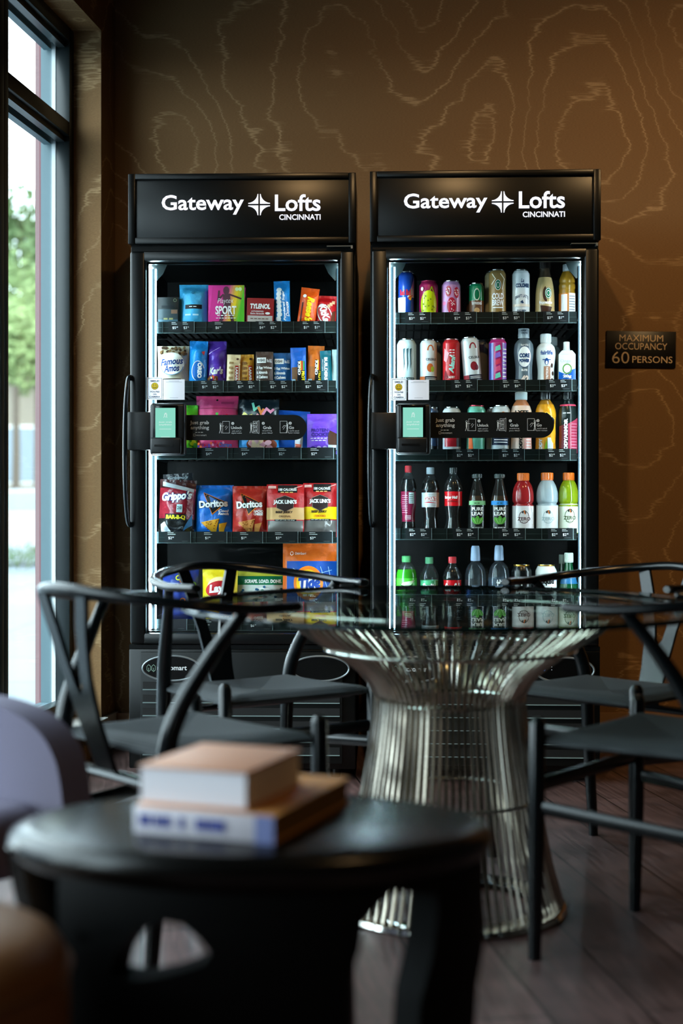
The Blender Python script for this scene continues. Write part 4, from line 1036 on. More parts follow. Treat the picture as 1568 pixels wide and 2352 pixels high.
def jerky(band, tx, fl):
    def art(p, w, h):
        p.rect(-w * .5, h * .33, w * .5, h * .56, pm(band)); p.rect(-w * .47, h * .1, w * .47, h * .31, mat('#6d6a68', .15)); p.rect(-w * .28, h * .3, w * .3, h * .335, BLKI); p.text('NET WT 2.85 OZ (81g)', 0, h * .318, w * .5, h * .02, WHT)
        p.rect(-w * .2, h * .84, w * .32, h * .985, BLKI); p.text('100 CALORIES', w * .06, h * .9, w * .48, h * .05, WHT, bold=.04); p.fine(w * .06, h * .845, w * .36, h * .03, pm('#e8c87a'))
        p.poly([(-w * .24, h * .72), (0, h * .78), (w * .24, h * .72), (w * .22, h * .55), (0, h * .48), (-w * .22, h * .55)], pm('#2a1d1c')); p.line([(-w * .24, h * .72), (0, h * .78), (w * .24, h * .72), (w * .22, h * .55), (0, h * .48), (-w * .22, h * .55)], .0016, pm('#8a7a72'), True)
        p.text("JACK LINK'S", 0, h * .655, w * .62, h * .095, WHT, bold=.05); p.text('BEEF JERKY', w * (-.02), h * .465, w * .46, h * .055, pm('#2a1a14'), bold=.05); p.text(fl, 0, h * .39, w * .32, h * .04, pm(tx), bold=.03)
        p.rect(-w * .46, h * .92, -w * .25, h * .97, pm('#e0b0a8')); p.line([(w * .25, h * .93), (w * .45, h * .97)], .002, pm('#e8c0b8'))
    return art
bag(S4, 612, 698, 1113, 'red beef jerky bag with a beige band', foil('#b3191f', .3), jerky('#cfa66f', '#5a3a20', 'ORIGINAL'), 'jerky_bag', 'jerky bag', T=.02, seed=27, crimp=.03, pinch=0)
bag(S4, 696, 774, 1110, 'red beef jerky bag with a bright yellow band', foil('#b3191f', .3), jerky('#ecc90e', '#c84a1a', 'TERIYAKI'), 'jerky_bag', 'jerky bag', T=.02, seed=28, crimp=.03, pinch=0, dd=.018)
# row 5
def art(p, w, h):
    rnd = random.Random(11)
    for i in range(10): p.ring(rnd.uniform(-.4, .4) * w, h * rnd.uniform(.3, .92), w * .08, h * .05, .004, pm(rnd.choice(['#d8d82a', '#e07a2a', '#7ab83a'])), 14)
bag(S5, 372, 456, 1306, 'navy blue crisp bag with yellow swirls seen under the chair rail', foil('#1b2f7a'), art, 'crisp_bag', 'crisp bag', T=.03, seed=29)
def art(p, w, h):
    p.ell(0, h * .62, w * .36, h * .2, pm('#f3d9a0'), 28); p.ell(0, h * .6, w * .40, h * .15, pm('#b5161e'), 28, .1); p.text("Lay's", 0, h * .605, w * .6, h * .19, WHT, bold=.05, shear=.2, rot=.1); p.rect(-w * .4, h * .2, w * .4, h * .4, pm('#e8a81e'))
bag(S5, 464, 546, 1302, 'yellow crisp bag with a red oval badge seen behind the chair', foil('#edd21c'), art, 'crisp_bag', 'crisp bag', T=.032, seed=30)
def art(p, w, h):
    p.rect(-w * .5, h * .73, w * .5, h * .9, pm('#11704a')); p.text('SCRAPE. LOAD. DONE.', w * .03, h * .80, w * .76, h * .07, WHT, bold=.05); p.rect(-w * .46, h * .25, w * .46, h * .72, pm('#cfd9d6'))
    p.ell(w * .02, h * .46, w * .3, h * .22, WHT, 26); p.fine(w * .05, h * .5, w * .2, h * .04, pm('#1f3a34'), bold=.03)
    rnd = random.Random(12)
    for i in range(26): p.ell(w * rnd.uniform(-.44, .46), h * rnd.uniform(.3, .7), w * .03, h * .025, pm(rnd.choice(['#1f5f8a', '#20322c', '#8ab0a0'])), 9); 
    p.fine(w * .33, h * .62, w * .2, h * .07, WHT, bold=.04)
bag(S5, 546, 657, 1312, 'white dishwasher pouch with a dark green banner', foil('#dfe6e2'), art, 'detergent_pouch', 'pouch', T=.034, seed=31, dd=.045, bands=((.9, foil('#e3dc4a')),), pinch=0)
def art(p, w, h):
    p.rect(-w * .42, h * .02, w * .5, h * .77, pm('#124a9e')); p.ell(-w * .02, h * .5, w * .27, h * .21, pm('#e5781a'), 32); p.ell(-w * .02, h * .5, w * .22, h * .165, pm('#f4c21f'), 32); p.ell(-w * .02, h * .5, w * .16, h * .12, pm('#e8e0d0'), 30)
    p.text('Tide', -w * .0, h * .5, w * .4, h * .15, pm('#1c3f8e'), bold=.06, shear=.2, rot=.1); p.fine(-w * .02, h * .35, w * .2, h * .05, WHT, bold=.05)
    p.text('ULTRA', w * .24, h * .235, w * .24, h * .045, WHT, bold=.02); p.text('OXI', w * .26, h * .15, w * .3, h * .09, WHT, bold=.06); p.text('Laundry', -w * .18, h * .22, w * .3, h * .05, WHT, bold=.03)
    p.ring(-w * .33, h * .865, w * .03, h * .025, .0015, WHT, 14); p.text('Child-Guard', -w * .17, h * .865, w * .2, h * .03, WHT)
    for a in ((.2, .7, .32, .45), (-.3, .68, -.05, .58), (.1, .6, .4, .66), (.34, .7, .4, .5)): p.line([(w * a[0], h * a[1]), (w * a[2], h * a[3])], .0016, pm('#a8d0f0'))
bag(S5, 649, 774, 1247, 'big orange and blue laundry pouch, tallest on the bottom shelf', foil('#d2611a'), art, 'detergent_pouch', 'pouch', T=.045, seed=32, pinch=0, wr=.0022)

# ============ drinks cooler
G = 'drinks on the %s shelf of the drinks cooler'
D1, D2, D3, D4, D5 = [Shelf(DK, i, DK_Z, G % n) for i, n in enumerate(('top', 'second', 'third', 'fourth', 'bottom'))]
def art(p, R, h):
    p.rect(-R * 1.5, h * .08, -R * .05, h * .46, gl('#c3ccd4')); p.poly([(R * .15, h * .46), (R * 1.4, h * .9), (R * 1.4, h * .46)], gl('#c3ccd4')); p.text('Red Bull', -R * .1, h * .56, R * 1.5, h * .12, pm('#c8202c'), bold=.04); p.ell(R * .55, h * .45, R * .22, h * .05, pm('#e8a020'), 16); p.line([(R * .3, h * .44), (R * .9, h * .5)], .003, pm('#c8202c'))
can(D1, 914, 950, 625, 'tall slim blue and silver energy can', gl('#1b449c'), art, bands=((.46, gl('#1b449c')),))
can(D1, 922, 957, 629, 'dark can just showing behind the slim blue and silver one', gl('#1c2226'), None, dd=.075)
def art(p, R, h):
    p.ell(0, h * .38, R * .95, h * .36, gl('#c3d614'), 30); p.line([(R * .1, h * .72), (R * .3, h * .82), (R * .6, h * .66)], .004, pm('#a8c41a')); rnd = random.Random(1)
    for i in range(14): p.ell(R * rnd.uniform(-.65, .65), h * rnd.uniform(.12, .62), R * .07, h * .022, pm('#6b7a10'), 10)
    p.ell(-R * .75, h * .78, R * .16, h * .05, WHT, 14)
can(D1, 962, 1006, 647, 'crimson soda can printed with a lime coloured fruit', gl('#9c1d4e'), art, sleek=False, top=mat('#b83a62', .3, .6))
def art(p, R, h):
    for x, y, k in ((-.35, .72, .3), (.55, .68, .3), (.0, .34, .46)):
        p.ell(R * x, h * y, R * k * 1.05, h * k * .46, gl('#b3203c'), 26); rnd = random.Random(int(k * 99))
        for i in range(16): a = rnd.uniform(0, 6.28); q = sqrt(rnd.random()) * .85; p.ell(R * x + R * k * q * cos(a), h * y + h * k * .43 * q * sin(a), R * .05, h * .018, pm('#f0d0d8'), 8)
    p.ell(-R * .8, h * .4, R * .2, h * .05, pm('#d870a0'), 14)
can(D1, 1014, 1058, 647, 'lilac pink soda can printed with red berries', gl('#c58fc4'), art, sleek=False)
def art(p, R, h):
    p.ell(0, h * .68, R * .42, h * .17, gl('#d5e0d8'), 22); p.ell(0, h * .68, R * .34, h * .135, gl('#0d6b48'), 22); p.text('ESPRESSO', 0, h * .44, R * 1.4, h * .07, WHT, bold=.03); p.ell(0, h * .25, R * .4, h * .07, pm('#caa878'), 18); p.rect(-R * .5, h * .12, R * .5, h * .15, WHT)
can(D1, 1077, 1111, 652, 'short green and brown espresso can', gl('#6a4a34'), art, bands=((.52, gl('#0f7a50')),))
can(D1, 1070, 1098, 656, 'second short espresso can half hidden behind the first', gl('#4a3a2c'), None, bands=((.5, gl('#0d5a3c')),), dd=.075)  # darker copy of the front can, back-row shade put into its colours
def art(p, R, h):
    p.ell(0, h * .68, R * .36, h * .105, gl('#0c6a48'), 22); p.ring(0, h * .68, R * .36, h * .105, .0016, WHT, 22); p.ring(0, h * .68, R * .2, h * .06, .0016, WHT, 12); p.text('COLD', 0, h * .46, R * 1.35, h * .12, WHT, bold=.04); p.text('BREW', 0, h * .33, R * 1.35, h * .12, WHT, bold=.04); p.rect(-R * .6, h * .22, R * .6, h * .245, WHT); p.line([(-R * .7, h * .9), (-R * .3, h * .8), (-R * .75, h * .7)], .003, pm('#efe4c8')); p.line([(R * .3, h * .9), (R * .8, h * .8), (R * .5, h * .6)], .003, pm('#efe4c8'))
can(D1, 1122, 1162, 621, 'tall bronze cold brew can with a round green emblem', gl('#8f7443'), art, bands=((.22, gl('#8f7443')),))
can(D1, 1113, 1150, 625, 'pale can behind the tall bronze cold brew can', gl('#b9a680'), None, dd=.075)
def art(p, R, h):
    B = pm('#1c3a60'); p.text('La', R * .1, h * .77, R * .35, h * .08, B, shear=.3, bold=.02); p.text('COLOMBE', R * .15, h * .67, R * 1.7, h * .085, B, bold=.06); p.text('DRAFT LATTE', R * .05, h * .42, R * 1.7, h * .06, B, arc=.008, bold=.02); p.poly([(-R * .2, h * .34), (R * .1, h * .38), (R * .25, h * .32), (R * .1, h * .31)], B); p.text('COLD BREW', R * .0, h * .17, R * 1.1, h * .04, B, bold=.03); p.fine(0, h * .12, R * .8, h * .03, B); p.rect(-R * 1.2, h * .25, R * 1.2, h * .3, gl('#d8cfc4'))
can(D1, 1176, 1216, 621, 'tall white draft latte can with navy lettering', gl('#d3dbe0'), art)
def art(p, R, z0, z1):
    h = z1 - z0; p.ring(R * .12, z0 + h * .58, R * .45, h * .2, R * .3, pm('#3a2014'), 20, pi * .6, pi * 1.5); p.ell(R * .28, z0 + h * .6, R * .38, h * .14, gl('#0c6a48'), 22); p.ring(R * .28, z0 + h * .6, R * .34, h * .125, .0016, WHT, 22); p.ring(R * .28, z0 + h * .6, R * .2, h * .07, .0016, WHT, 12)
    p.text('frappuccino', R * .0, z0 + h * .36, R * 1.45, h * .1, WHT, bold=.05); p.poly([(-R * .6, z0 + h * .3), (R * .7, z0 + h * .26), (R * .4, z0 + h * .05), (-R * .5, z0 + h * .08)], pm('#3a2014'))
CREAM = gl('#b49d6d'); bottle(D1, 1229, 1273, 602, 'coffee cream glass bottle with a dark cap, tallest on its shelf', 'frappe', CREAM, mat('#16110f', .3), (.03, .72, CREAM), art, upper=(.72, gl('#3a3024')))
def art(p, R, z0, z1):
    h = z1 - z0; p.rect(-R * .9, z0 + h * .2, -R * .1, z1 - h * .05, WHT); p.rect(-R * .9, z0, -R * .1, z0 + h * .25, pm('#e0691e')); p.rect(R * .1, z0, R * 1.1, z1, pm('#dfe3e2'))
    for k in range(8): p.rect(R * .15, z0 + h * (.08 + k * .11), R * .95, z0 + h * (.105 + k * .11), pm('#4a5a6a'))
bottle(D1, 1283, 1321, 608, 'amber juice bottle with a white cap and nutrition panel', 'juice', gl('#9c7420'), gl('#d6e0e6'), (.04, .47, gl('#c87a2c')), art, dd=.006)
# row 2
def art(p, R, h):
    D = pm('#2c4a50')
    for k, x in enumerate((-.38, -.02, .32)):
        p.poly([(R * x, h * .78), (R * (x + .22), h * .8), (R * (x + .14), h * .66), (R * (x + .18), h * .48), (R * (x + .06), h * .3 + h * .02 * k), (R * (x + .06), h * .5)], D)
    p.text('MONSTER', 0, h * .155, R * 1.9, h * .085, D, bold=.03); p.fine(0, h * .075, R * .9, h * .03, D)
can(D2, 911, 956, 780, 'frosted white energy can with three dark claw marks', gl('#bfd2d2'), art, sleek=False)
def cels(fruit, base, w2):
    def art(p, R, h):
        p.ring(R * .25, h * .76, R * .42, h * .12, R * .16, pm(fruit), 20, 0, pi); p.text('CELSIUS', R * .35, h * .575, R * 1.35, h * .05, pm('#3a4248'), bold=.03); p.ell(R * .2, h * .4, R * .4, h * .09, pm(fruit), 20); p.ell(R * .5, h * .37, R * .22, h * .06, pm(w2), 16)
        p.rect(-R * 1.3, h * .1, -R * .45, h * .22, pm(fruit)); p.rect(-R * .42, h * .12, R * 1.3, h * .225, pm(base)); p.rect(-R * .3, h * .15, R * 1.1, h * .16, WHT); p.rect(-R * .3, h * .18, R * 1.1, h * .19, WHT)
    return art
can(D2, 964, 1003, 781, 'upright white fitness can with an orange fruit and dark band', gl('#d5dde0'), cels('#c8622c', '#26303a', '#9ab82a'))
can(D2, 974, 1014, 785, 'dim white can behind the upright fitness can', gl('#8f8a86'), None, dd=.08)  # white can greyed, the shade behind the front row is in its colour
def art(p, R, h):
    for k in range(3): p.fine(R * .1, h * (.86 - .055 * k) - h * .1, R * .7, h * .035, WHT, bold=.03)
    p.text('Alani', R * .05, h * .46, h * .36, R * .6, pm('#a8e8e0'), rot=pi / 2 - .12, bold=.05, shear=.2); p.poly([(-R * .9, h * .8), (-R * .3, h * .7), (-R * .6, h * .5), (-R * 1.0, h * .55)], pm('#e8a0a8')); p.text('CHERRY', -R * .05, h * .2, R * .9, h * .05, WHT, bold=.02); p.poly([(-R * 1.1, h * .1), (-R * .4, h * .2), (-R * .8, h * .35)], pm('#7a1020'))
can(D2, 1016, 1056, 780, 'bright red energy can with mint script running upwards', gl('#bf2028'), art, top=mat('#d8a0a4', .25, .9))
can(D2, 1066, 1108, 778, 'tilted white fitness can leaning on its neighbour', gl('#cfd8dc'), cels('#8a1f2c', '#2a3040', '#6a1a30'), lean=-.085)
can(D2, 1082, 1121, 783, 'dim can behind the tilted white fitness can', gl('#6f6e70'), None, dd=.085)  # back-row shade painted in as a grey body colour
def art(p, R, h):
    p.rect(-R * 1.3, h * .08, -R * .55, h * .9, gl('#4a58b0')); p.rect(R * .45, h * .08, R * 1.2, h * .9, gl('#7a5ab0'))
    for k in range(9): p.rect(R * .55, h * (.12 + .08 * k), R * 1.1, h * (.14 + .08 * k), WHT)
    for k, c in enumerate(('#6fd8c0', '#e05a8a', '#d83a5a', '#8a6ad0', '#6fd8c0')): p.poly([(-R * .35, h * (.16 + .14 * k)), (R * .3, h * (.2 + .14 * k)), (R * .2, h * (.3 + .14 * k)), (-R * .3, h * (.26 + .14 * k))], pm(c))
can(D2, 1122, 1163, 779, 'purple and magenta energy can turned to show its side', gl('#b02a78'), art, top=mat('#c890b0', .25, .8))
def art(p, R, z0, z1):
    h = z1 - z0; B = pm('#173a68'); p.ell(0, z0 + h * .68, R * .74, h * .26, B, 30); p.ell(0, z0 + h * .68, R * .7, h * .245, WHT, 30); p.text('CORE', 0, z0 + h * .71, R * 1.1, h * .105, B, bold=.07); p.text('POWER', 0, z0 + h * .585, R * 1.1, h * .085, B, bold=.07)
    p.text('fairlife', 0, z0 + h * .965, R * .8, h * .05, WHT); p.text('ELITE', 0, z0 + h * .36, R * .6, h * .05, WHT, bold=.05); p.text('42', R * .02, z0 + h * .14, R * .8, h * .18, pm('#e8d8d0'), bold=.05, shear=.1); p.text('g', R * .6, z0 + h * .1, R * .2, h * .06, WHT)
SILV = gl('#5b6a74'); o = bottle(D2, 1180, 1225, 757, 'silver grey protein shake bottle with a round white badge', 'core', SILV, gl('#262c30'), (.03, .74, SILV), art)
tl = MB(); d_ = SHD + .034; u_, w_, h_ = D2.span(1180, 1225, 757, d_); tl.lathe([(w_ * .29, h_ * .84), (w_ * .285, h_ * 1.005)], gl('#aeb9bf'), 24); pr_ = Print(tl, round_surf([(w_ * .29, 0), (w_ * .285, 1)]), .008)
for k, t in enumerate(('GREAT', 'TASTE')): pr_.text(t, 0, h_ * (.97 - .045 * k), w_ * .36, h_ * .03, pm('#2a3a48'), bold=.05)
tl.build('cap_sleeve', o)
def art(p, R, z0, z1):
    h = z1 - z0; B = pm('#1d4a8c'); p.text('fairlife', 0, z0 + h * .83, R * 1.35, h * .11, B, bold=.03); p.ell(0, z0 + h * .6, R * .22, h * .09, B, 18); p.ell(0, z0 + h * .57, R * .12, h * .05, WHT, 14); p.line([(-R * .4, z0 + h * .65), (R * .4, z0 + h * .65)], .003, B)
    p.rect(-R * .3, z0, R * .4, z0 + h * .48, pm('#a87a60')); p.text('NUTRITION', R * .05, z0 + h * .24, h * .42, R * .24, WHT, rot=pi / 2, bold=.02)
    for x, y in ((.6, .5), (.75, .3), (.62, .12)): p.ell(R * x, z0 + h * y, R * .14, h * .06, pm('#3a2014'), 12)
MILK = gl('#d9e0e2'); bottle(D2, 1231, 1275, 768, 'white milk shake bottle with a small blue cow face', 'core', MILK, MILK, (.03, .76, MILK), art)
bottle(D2, 1248, 1288, 775, 'dim white milk shake bottle standing behind the front one', 'core', gl('#7d8c90'), gl('#8a989c'), None, None, dd=.085)  # white bottle and cap coloured grey to carry the shade back there
# carton with a cap
d_ = SHD + .003; u_, w_, h_ = D2.span(1283, 1322, 784, d_)
def art(p, w, h):
    h = h * 1.0; H = h
    p.poly([(-w / 2, 0), (w / 2, 0), (w / 2, H * .5), (w * .2, H * .46), (-w * .1, H * .34), (-w / 2, H * .42)], gl('#1456a8')); p.text('Orgain', 0, H * .70, w * .82, H * .1, pm('#b0b8b4'), bold=.01); p.ring(0, H * .49, w * .28, H * .145, .004, pm('#5a8a3a'), 28); p.ell(0, H * .49, w * .2, H * .1, WHT, 22)
    p.text('20g', 0, H * .28, w * .5, H * .1, WHT, bold=.05); p.text('clean protein', 0, H * .2, w * .66, H * .035, WHT); p.rect(-w * .3, H * .03, w * .3, H * .1, gl('#2a7ac8'))
cb = MB(); hb = h_ * .80
cb.box(-w_ / 2, w_ / 2, 0, .04, 0, hb * .9, gl('#d6e0d8'), .002)
cb.prism([(-w_ / 2 + .001, hb * .9), (w_ / 2 - .001, hb * .9), (w_ * .3, hb), (-w_ * .3, hb)], .001, .039, gl('#d6e0d8'))
art(Print(cb, lambda x, z, o: (x, -o, z), None), w_, hb)
o = cb.build('shake_carton'); tag(o, 'white and blue shake carton with a white screw cap', 'carton', D2.g)
MB().lathe([(.0125, hb), (.0125, hb + .008), (.0115, hb + .008), (.0115, h_ - .002), (.010, h_), (.0005, h_)], gl('#e6ecec'), 24, M=Matrix.Translation((0, .02, 0)), caps=False).build('cap', o)
finish(o, DK, u_, d_ + .005, D2.z)
# row 3 (middles hidden by the band)
can(D3, 985, 1008, 936, 'black can beside the payment terminal', gl('#14181c'), None, bands=((.2, gl('#1b2f4a')),))
can(D3, 1016, 1058, 936, 'silver can with a red panel behind the instruction band', gl('#c3cdd2'), lambda p, R, h: (p.rect(-R * .9, h * .18, R * .5, h * .4, gl('#a82430')), p.rect(R * .5, h * .18, R * 1.3, h * .4, pm('#26303a'))))
can(D3, 1070, 1112, 933, 'turquoise can with a pink rim behind the instruction band', gl('#62b8a4'), lambda p, R, h: (p.poly([(-R * .9, h * .1), (-R * .3, h * .12), (-R * .5, h * .42), (-R * .9, h * .4)], pm('#d8632c')),), top=mat('#a83a4c', .25, .6), lean=.03)
can(D3, 1127, 1169, 933, 'silver can with an orange mark behind the instruction band', gl('#c3d0d6'), lambda p, R, h: (p.ell(R * .2, h * .8, R * .3, h * .07, pm('#d8702a'), 16), p.rect(-R * 1.2, h * .2, R * 1.2, h * .36, pm('#1d2c48')), p.rect(-R * .8, h * .25, R * .8, h * .265, WHT), p.rect(-R * .8, h * .30, R * .8, h * .315, WHT)), lean=.02)
can(D3, 1116, 1150, 937, 'dim silver can behind the one with the orange mark', gl('#7f8a90'), None, dd=.08)  # silver darkened in the colour itself for the shade behind
def armor(top_t, sub, c1, vert, acc):
    def art(p, R, z0, z1):
        h = z1 - z0
        if top_t: p.text(top_t, 0, z0 + h * .86, R * 1.35, h * .075, BLKI, bold=.06)
        p.text('BODYARMOR', R * vert[0], z0 + h * .36, h * .66, R * .32, pm(vert[1]), rot=pi / 2, bold=.08)
        p.poly([(R * .15, z0), (R * 1.2, z0), (R * 1.2, z0 + h * .62), (R * .3, z0 + h * .5)], gl(acc)); 
        for k in range(6): p.rect(R * .4, z0 + h * (.1 + .06 * k), R * 1.0, z0 + h * (.115 + .06 * k), pm('#d8dce0')); 
    return art
bottle(D3, 1172, 1221, 901, 'pale peach sports bottle with a white cap', 'armor', gl('#c87a4c'), gl('#cfdfe2'), (.03, .78, gl('#e6cbbc')), armor('LYTE', '', 0, (-.12, '#15181a'), '#e0a8a0'))
def art(p, R, z0, z1):
    h = z1 - z0; p.rect(-R * 1.4, z0 + h * .74, R * 1.4, z1, gl('#dd9a1c')); p.poly([(-R * .9, z0 + h * .7), (0, z0 + h * .84), (R * .9, z0 + h * .7), (R * .9, z0 + h * .5), (-R * .9, z0 + h * .5)], gl('#16202c')); p.line([(-R * .9, z0 + h * .7), (0, z0 + h * .84), (R * .9, z0 + h * .7)], .003, pm('#e8b84a')); p.text('BODY', -R * .62, z0 + h * .16, h * .3, R * .36, WHT, rot=pi / 2, bold=.08); p.rect(R * .1, z0 + h * .06, R * .7, z0 + h * .32, pm('#c9d6e0')); p.poly([(-R * .3, z0), (R * .1, z0), (-.0, z0 + h * .3)], pm('#6a9a2a')); p.ell(R * .8, z0 + h * .4, R * .4, h * .2, pm('#e8a020'), 18)
bottle(D3, 1229, 1276, 901, 'orange and black sports bottle at the rounded end of the band', 'armor', gl('#b0741a'), gl('#14181a'), (.03, .80, gl('#d99a2a')), art)
def art(p, R, z0, z1):
    h = z1 - z0; p.poly([(-R * 1.2, z0), (-R * .25, z0), (-R * .25, z0 + h * .6), (-R * 1.2, z0 + h * .55)], gl('#7a2a40')); p.poly([(-R * .1, z0), (R * 1.25, z0), (R * 1.25, z0 + h * .74), (-R * .1, z0 + h * .6)], gl('#b23a58')); p.rect(-R * 1.2, z1 - h * .035, R * 1.2, z1, pm('#d84a68')); p.text('BODYARMOR', -R * .32, z0 + h * .36, h * .7, R * .4, WHT, rot=pi / 2, bold=.08); p.fine(-R * .2, z0 + h * .82, R * .9, h * .035, WHT)
    for k in range(10): p.rect(R * .25, z0 + h * (.05 + .06 * k), R * .95, z0 + h * (.062 + .06 * k), pm('#d890a4'))
bottle(D3, 1281, 1326, 901, 'black and raspberry sports bottle, last one past the band', 'armor', gl('#15201f'), gl('#0f1416'), (.03, .80, gl('#16211f')), art)
# row 4
PET = clear('clear_bottle_plastic', (.97, .99, .98), 1.5, 0, .018, (.6, .7, .72)); COLA = gl('#0a0504', .12)
def art(p, R, z0, z1):
    h = z1 - z0; p.rect(R * .05, z0 + h * .6, R * .7, z1 - h * .03, pm('#c8d8d4'))
    for k in range(5): p.rect(R * .1, z0 + h * (.64 + .06 * k), R * .6, z0 + h * (.66 + .06 * k), pm('#3a4a4a'))
    for k in range(9): p.rect(-R * .85, z0 + h * (.3 + .07 * k), R * -.1, z0 + h * (.315 + .07 * k), pm('#c890a4'))
    for k in range(3): p.rect(-R * .4, z0 + h * (.08 + .05 * k), R * .3, z0 + h * (.1 + .05 * k), pm('#d8b0b8'))
bottle(D4, 918, 957, 1070, 'dark soda bottle with a maroon label and red cap', 'soda', PET, gl('#a8242c'), (.18, .62, gl('#7a1c38')), art, fill=(COLA, .82))
def art(p, R, z0, z1):
    h = z1 - z0; p.text('GOAT', 0, z0 + h * .58, R * 1.45, h * .3, pm('#c4202c'), bold=.12); p.text('GOAT', 0, z0 + h * .58, R * 1.4, h * .26, WHT, bold=.03); p.text('.', R * .8, z0 + h * .5, R * .1, h * .06, pm('#c4202c')); p.poly([(-R * .8, z0 + h * .3), (-R * .2, z0 + h * .38), (R * .8, z0 + h * .28), (-R * .2, z0 + h * .3)], pm('#c4202c')); p.rect(-R * .3, z0 + h * .85, R * .3, z0 + h * .87, pm('#8a9094')); p.rect(R * .1, z0 + h * .12, R * .6, z0 + h * .15, pm('#8a9094'))
bottle(D4, 966, 1010, 1074, 'dark soda bottle with a silver label and pale cap', 'soda', PET, gl('#aebdc4'), (.40, .62, gl('#c9d0d4')), art, fill=(COLA, .82))
def art(p, R, z0, z1):
    h = z1 - z0; p.text('Better Half', -R * .32, z0 + h * .6, R * 1.5, h * .2, WHT, bold=.07); p.poly([(-R * .9, z0 + h * .3), (-R * .2, z0 + h * .4), (R * .7, z0 + h * .28), (-R * .2, z0 + h * .26)], pm('#8a1014'))
bottle(D4, 1018, 1063, 1074, 'dark soda bottle with a scarlet label and dark cap', 'soda', PET, gl('#1b2523'), (.42, .635, gl('#cf1620')), art, fill=(COLA, .82))
def leaf(top, sub):
    def art(p, R, z0, z1):
        h = z1 - z0; p.rect(-R * 1.1, z0 + h * .87, R * 1.1, z1, pm(top)); p.fine(0, z0 + h * .93, R * .7, h * .045, pm('#20402c')); p.text('PURE', 0, z0 + h * .745, R * 1.3, h * .11, WHT, bold=.03); p.text('LEAF', 0, z0 + h * .6, R * 1.3, h * .11, WHT, bold=.03)
        G_ = pm('#4f9a3a')
        for a in (-1, 0, 1): p.ell(R * .34 * a, z0 + h * .38 + (h * .02 if a == 0 else 0), R * .24, h * .13, G_, 20, -a * .7); p.line([(R * .34 * a * .3, z0 + h * .27), (R * .45 * a, z0 + h * .44)], .001, pm('#bfe0a0'))
        p.text('REAL BREWED TEA', 0, z0 + h * .16, R * 1.2, h * .045, WHT); p.rect(R * .55, z0 + h * .03, R * .85, z0 + h * .08, WHT)
    return art
TEA = gl('#171310', .12); NECK = clear('clear_tea_bottle', (.85, .85, .8), 1.5, 0, .025, (.5, .5, .48))
TEAIN = gl('#3a2a1c', .15)
bottle(D4, 1074, 1116, 1089, 'tapered tea bottle with a green topped black label', 'tea', NECK, gl('#3a4442'), (.02, .55, gl('#151a18')), leaf('#7fc08a', 'unsweet'), fill=(TEAIN, .66))
bottle(D4, 1125, 1168, 1089, 'tapered tea bottle with a blue topped black label', 'tea', NECK, gl('#3a4442'), (.02, .55, gl('#151a18')), leaf('#2f8fdc', 'sweet tea'), fill=(TEAIN, .66))
def gato(c):
    def art(p, R, z0, z1):
        h = z1 - z0; p.ring(0, z0 + h * .58, R * .5, h * .24, .0022, pm(c), 26); p.text('G', 0, z0 + h * .76, R * .42, h * .14, pm('#2a2f30'), bold=.08); p.line([(0, z0 + h * .82), (R * .1, z0 + h * .7)], .003, pm('#d86a1e')); p.text('ZERO', 0, z0 + h * .52, R * 1.25, h * .13, pm(c), bold=.02); p.fine(0, z0 + h * .40, R * .8, h * .03, pm(c)); p.fine(0, z0 + h * .16, R * .6, h * .05, pm('#8a9294'))
    return art
OR = gl('#dd6a18')
bottle(D4, 1176, 1226, 1087, 'red sports drink bottle with an orange cap', 'sport', gl('#931f22', .15), OR, (.02, .46, gl('#d5d3d4')), gato('#4a2a2c'))
bottle(D4, 1231, 1281, 1086, 'clear grey sports drink bottle with an orange cap', 'sport', gl('#93a3aa', .15), OR, (.02, .46, gl('#d3dadc')), gato('#9ab0b4'))
bottle(D4, 1282, 1329, 1086, 'yellow green sports drink bottle with an orange cap', 'sport', gl('#7f9414', .15), OR, (.02, .49, gl('#d9ddca')), gato('#4a5a3a'), dd=.004)
# row 5
def art(p, R, z0, z1):
    h = z1 - z0; p.poly([(-R * .9, z0 + h * .2), (-R * .3, z0 + h * .7), (R * .9, z0 + h * .85), (R * .2, z0 + h * .3)], pm('#d8f0c0')); p.line([(-R * .6, z0 + h * .5), (0, z0 + h * .3), (R * .6, z0 + h * .5)], .004, pm('#2a7a2a'))
bottle(D5, 909, 957, 1277, 'green soda bottle with a lime label and green cap', 'round', gl('#2f8a1c', .12), gl('#4f9a5c'), (.46, .66, gl('#4fb83a')), art, upper=(.80, PET))
def art(p, R, z0, z1): p.text('Sprite', 0, (z0 + z1) / 2, R * 1.6, (z1 - z0) * .62, WHT, bold=.07, shear=.15)
bottle(D5, 963, 1008, 1280, 'clear lemonade soda bottle with a pale green label', 'soda', PET, gl('#5fae7c'), (.42, .64, gl('#4fb27a')), art, upper=None)
def art(p, R, z0, z1): p.text('Coca-Cola', 0, (z0 + z1) / 2, R * 1.75, (z1 - z0) * .6, WHT, bold=.05, shear=.35)
bottle(D5, 1016, 1061, 1279, 'cola bottle with a red label and red cap', 'soda', PET, gl('#d0202a'), (.42, .64, gl('#c2141e')), art, fill=(COLA, .84))
WATER = clear('clear_water_bottle', (.93, .97, 1), 1.55, 0, .03, (.55, .7, .85)); WCAP = gl('#9fb9d8')
def art(p, R, z0, z1): p.rect(-R * 1.0, z0 + (z1 - z0) * .55, -R * .5, z0 + (z1 - z0) * .95, pm('#2f5fb0'))
LABC = clear('clear_blue_label', (.72, .84, .95), 1.4, 0, .25, (.16, .3, .5))
bottle(D5, 1067, 1116, 1254, 'water bottle with a tall pale cap and a blue tinted label', 'dome', WATER, WCAP, (.10, .46, LABC), art, cap='sportcap')
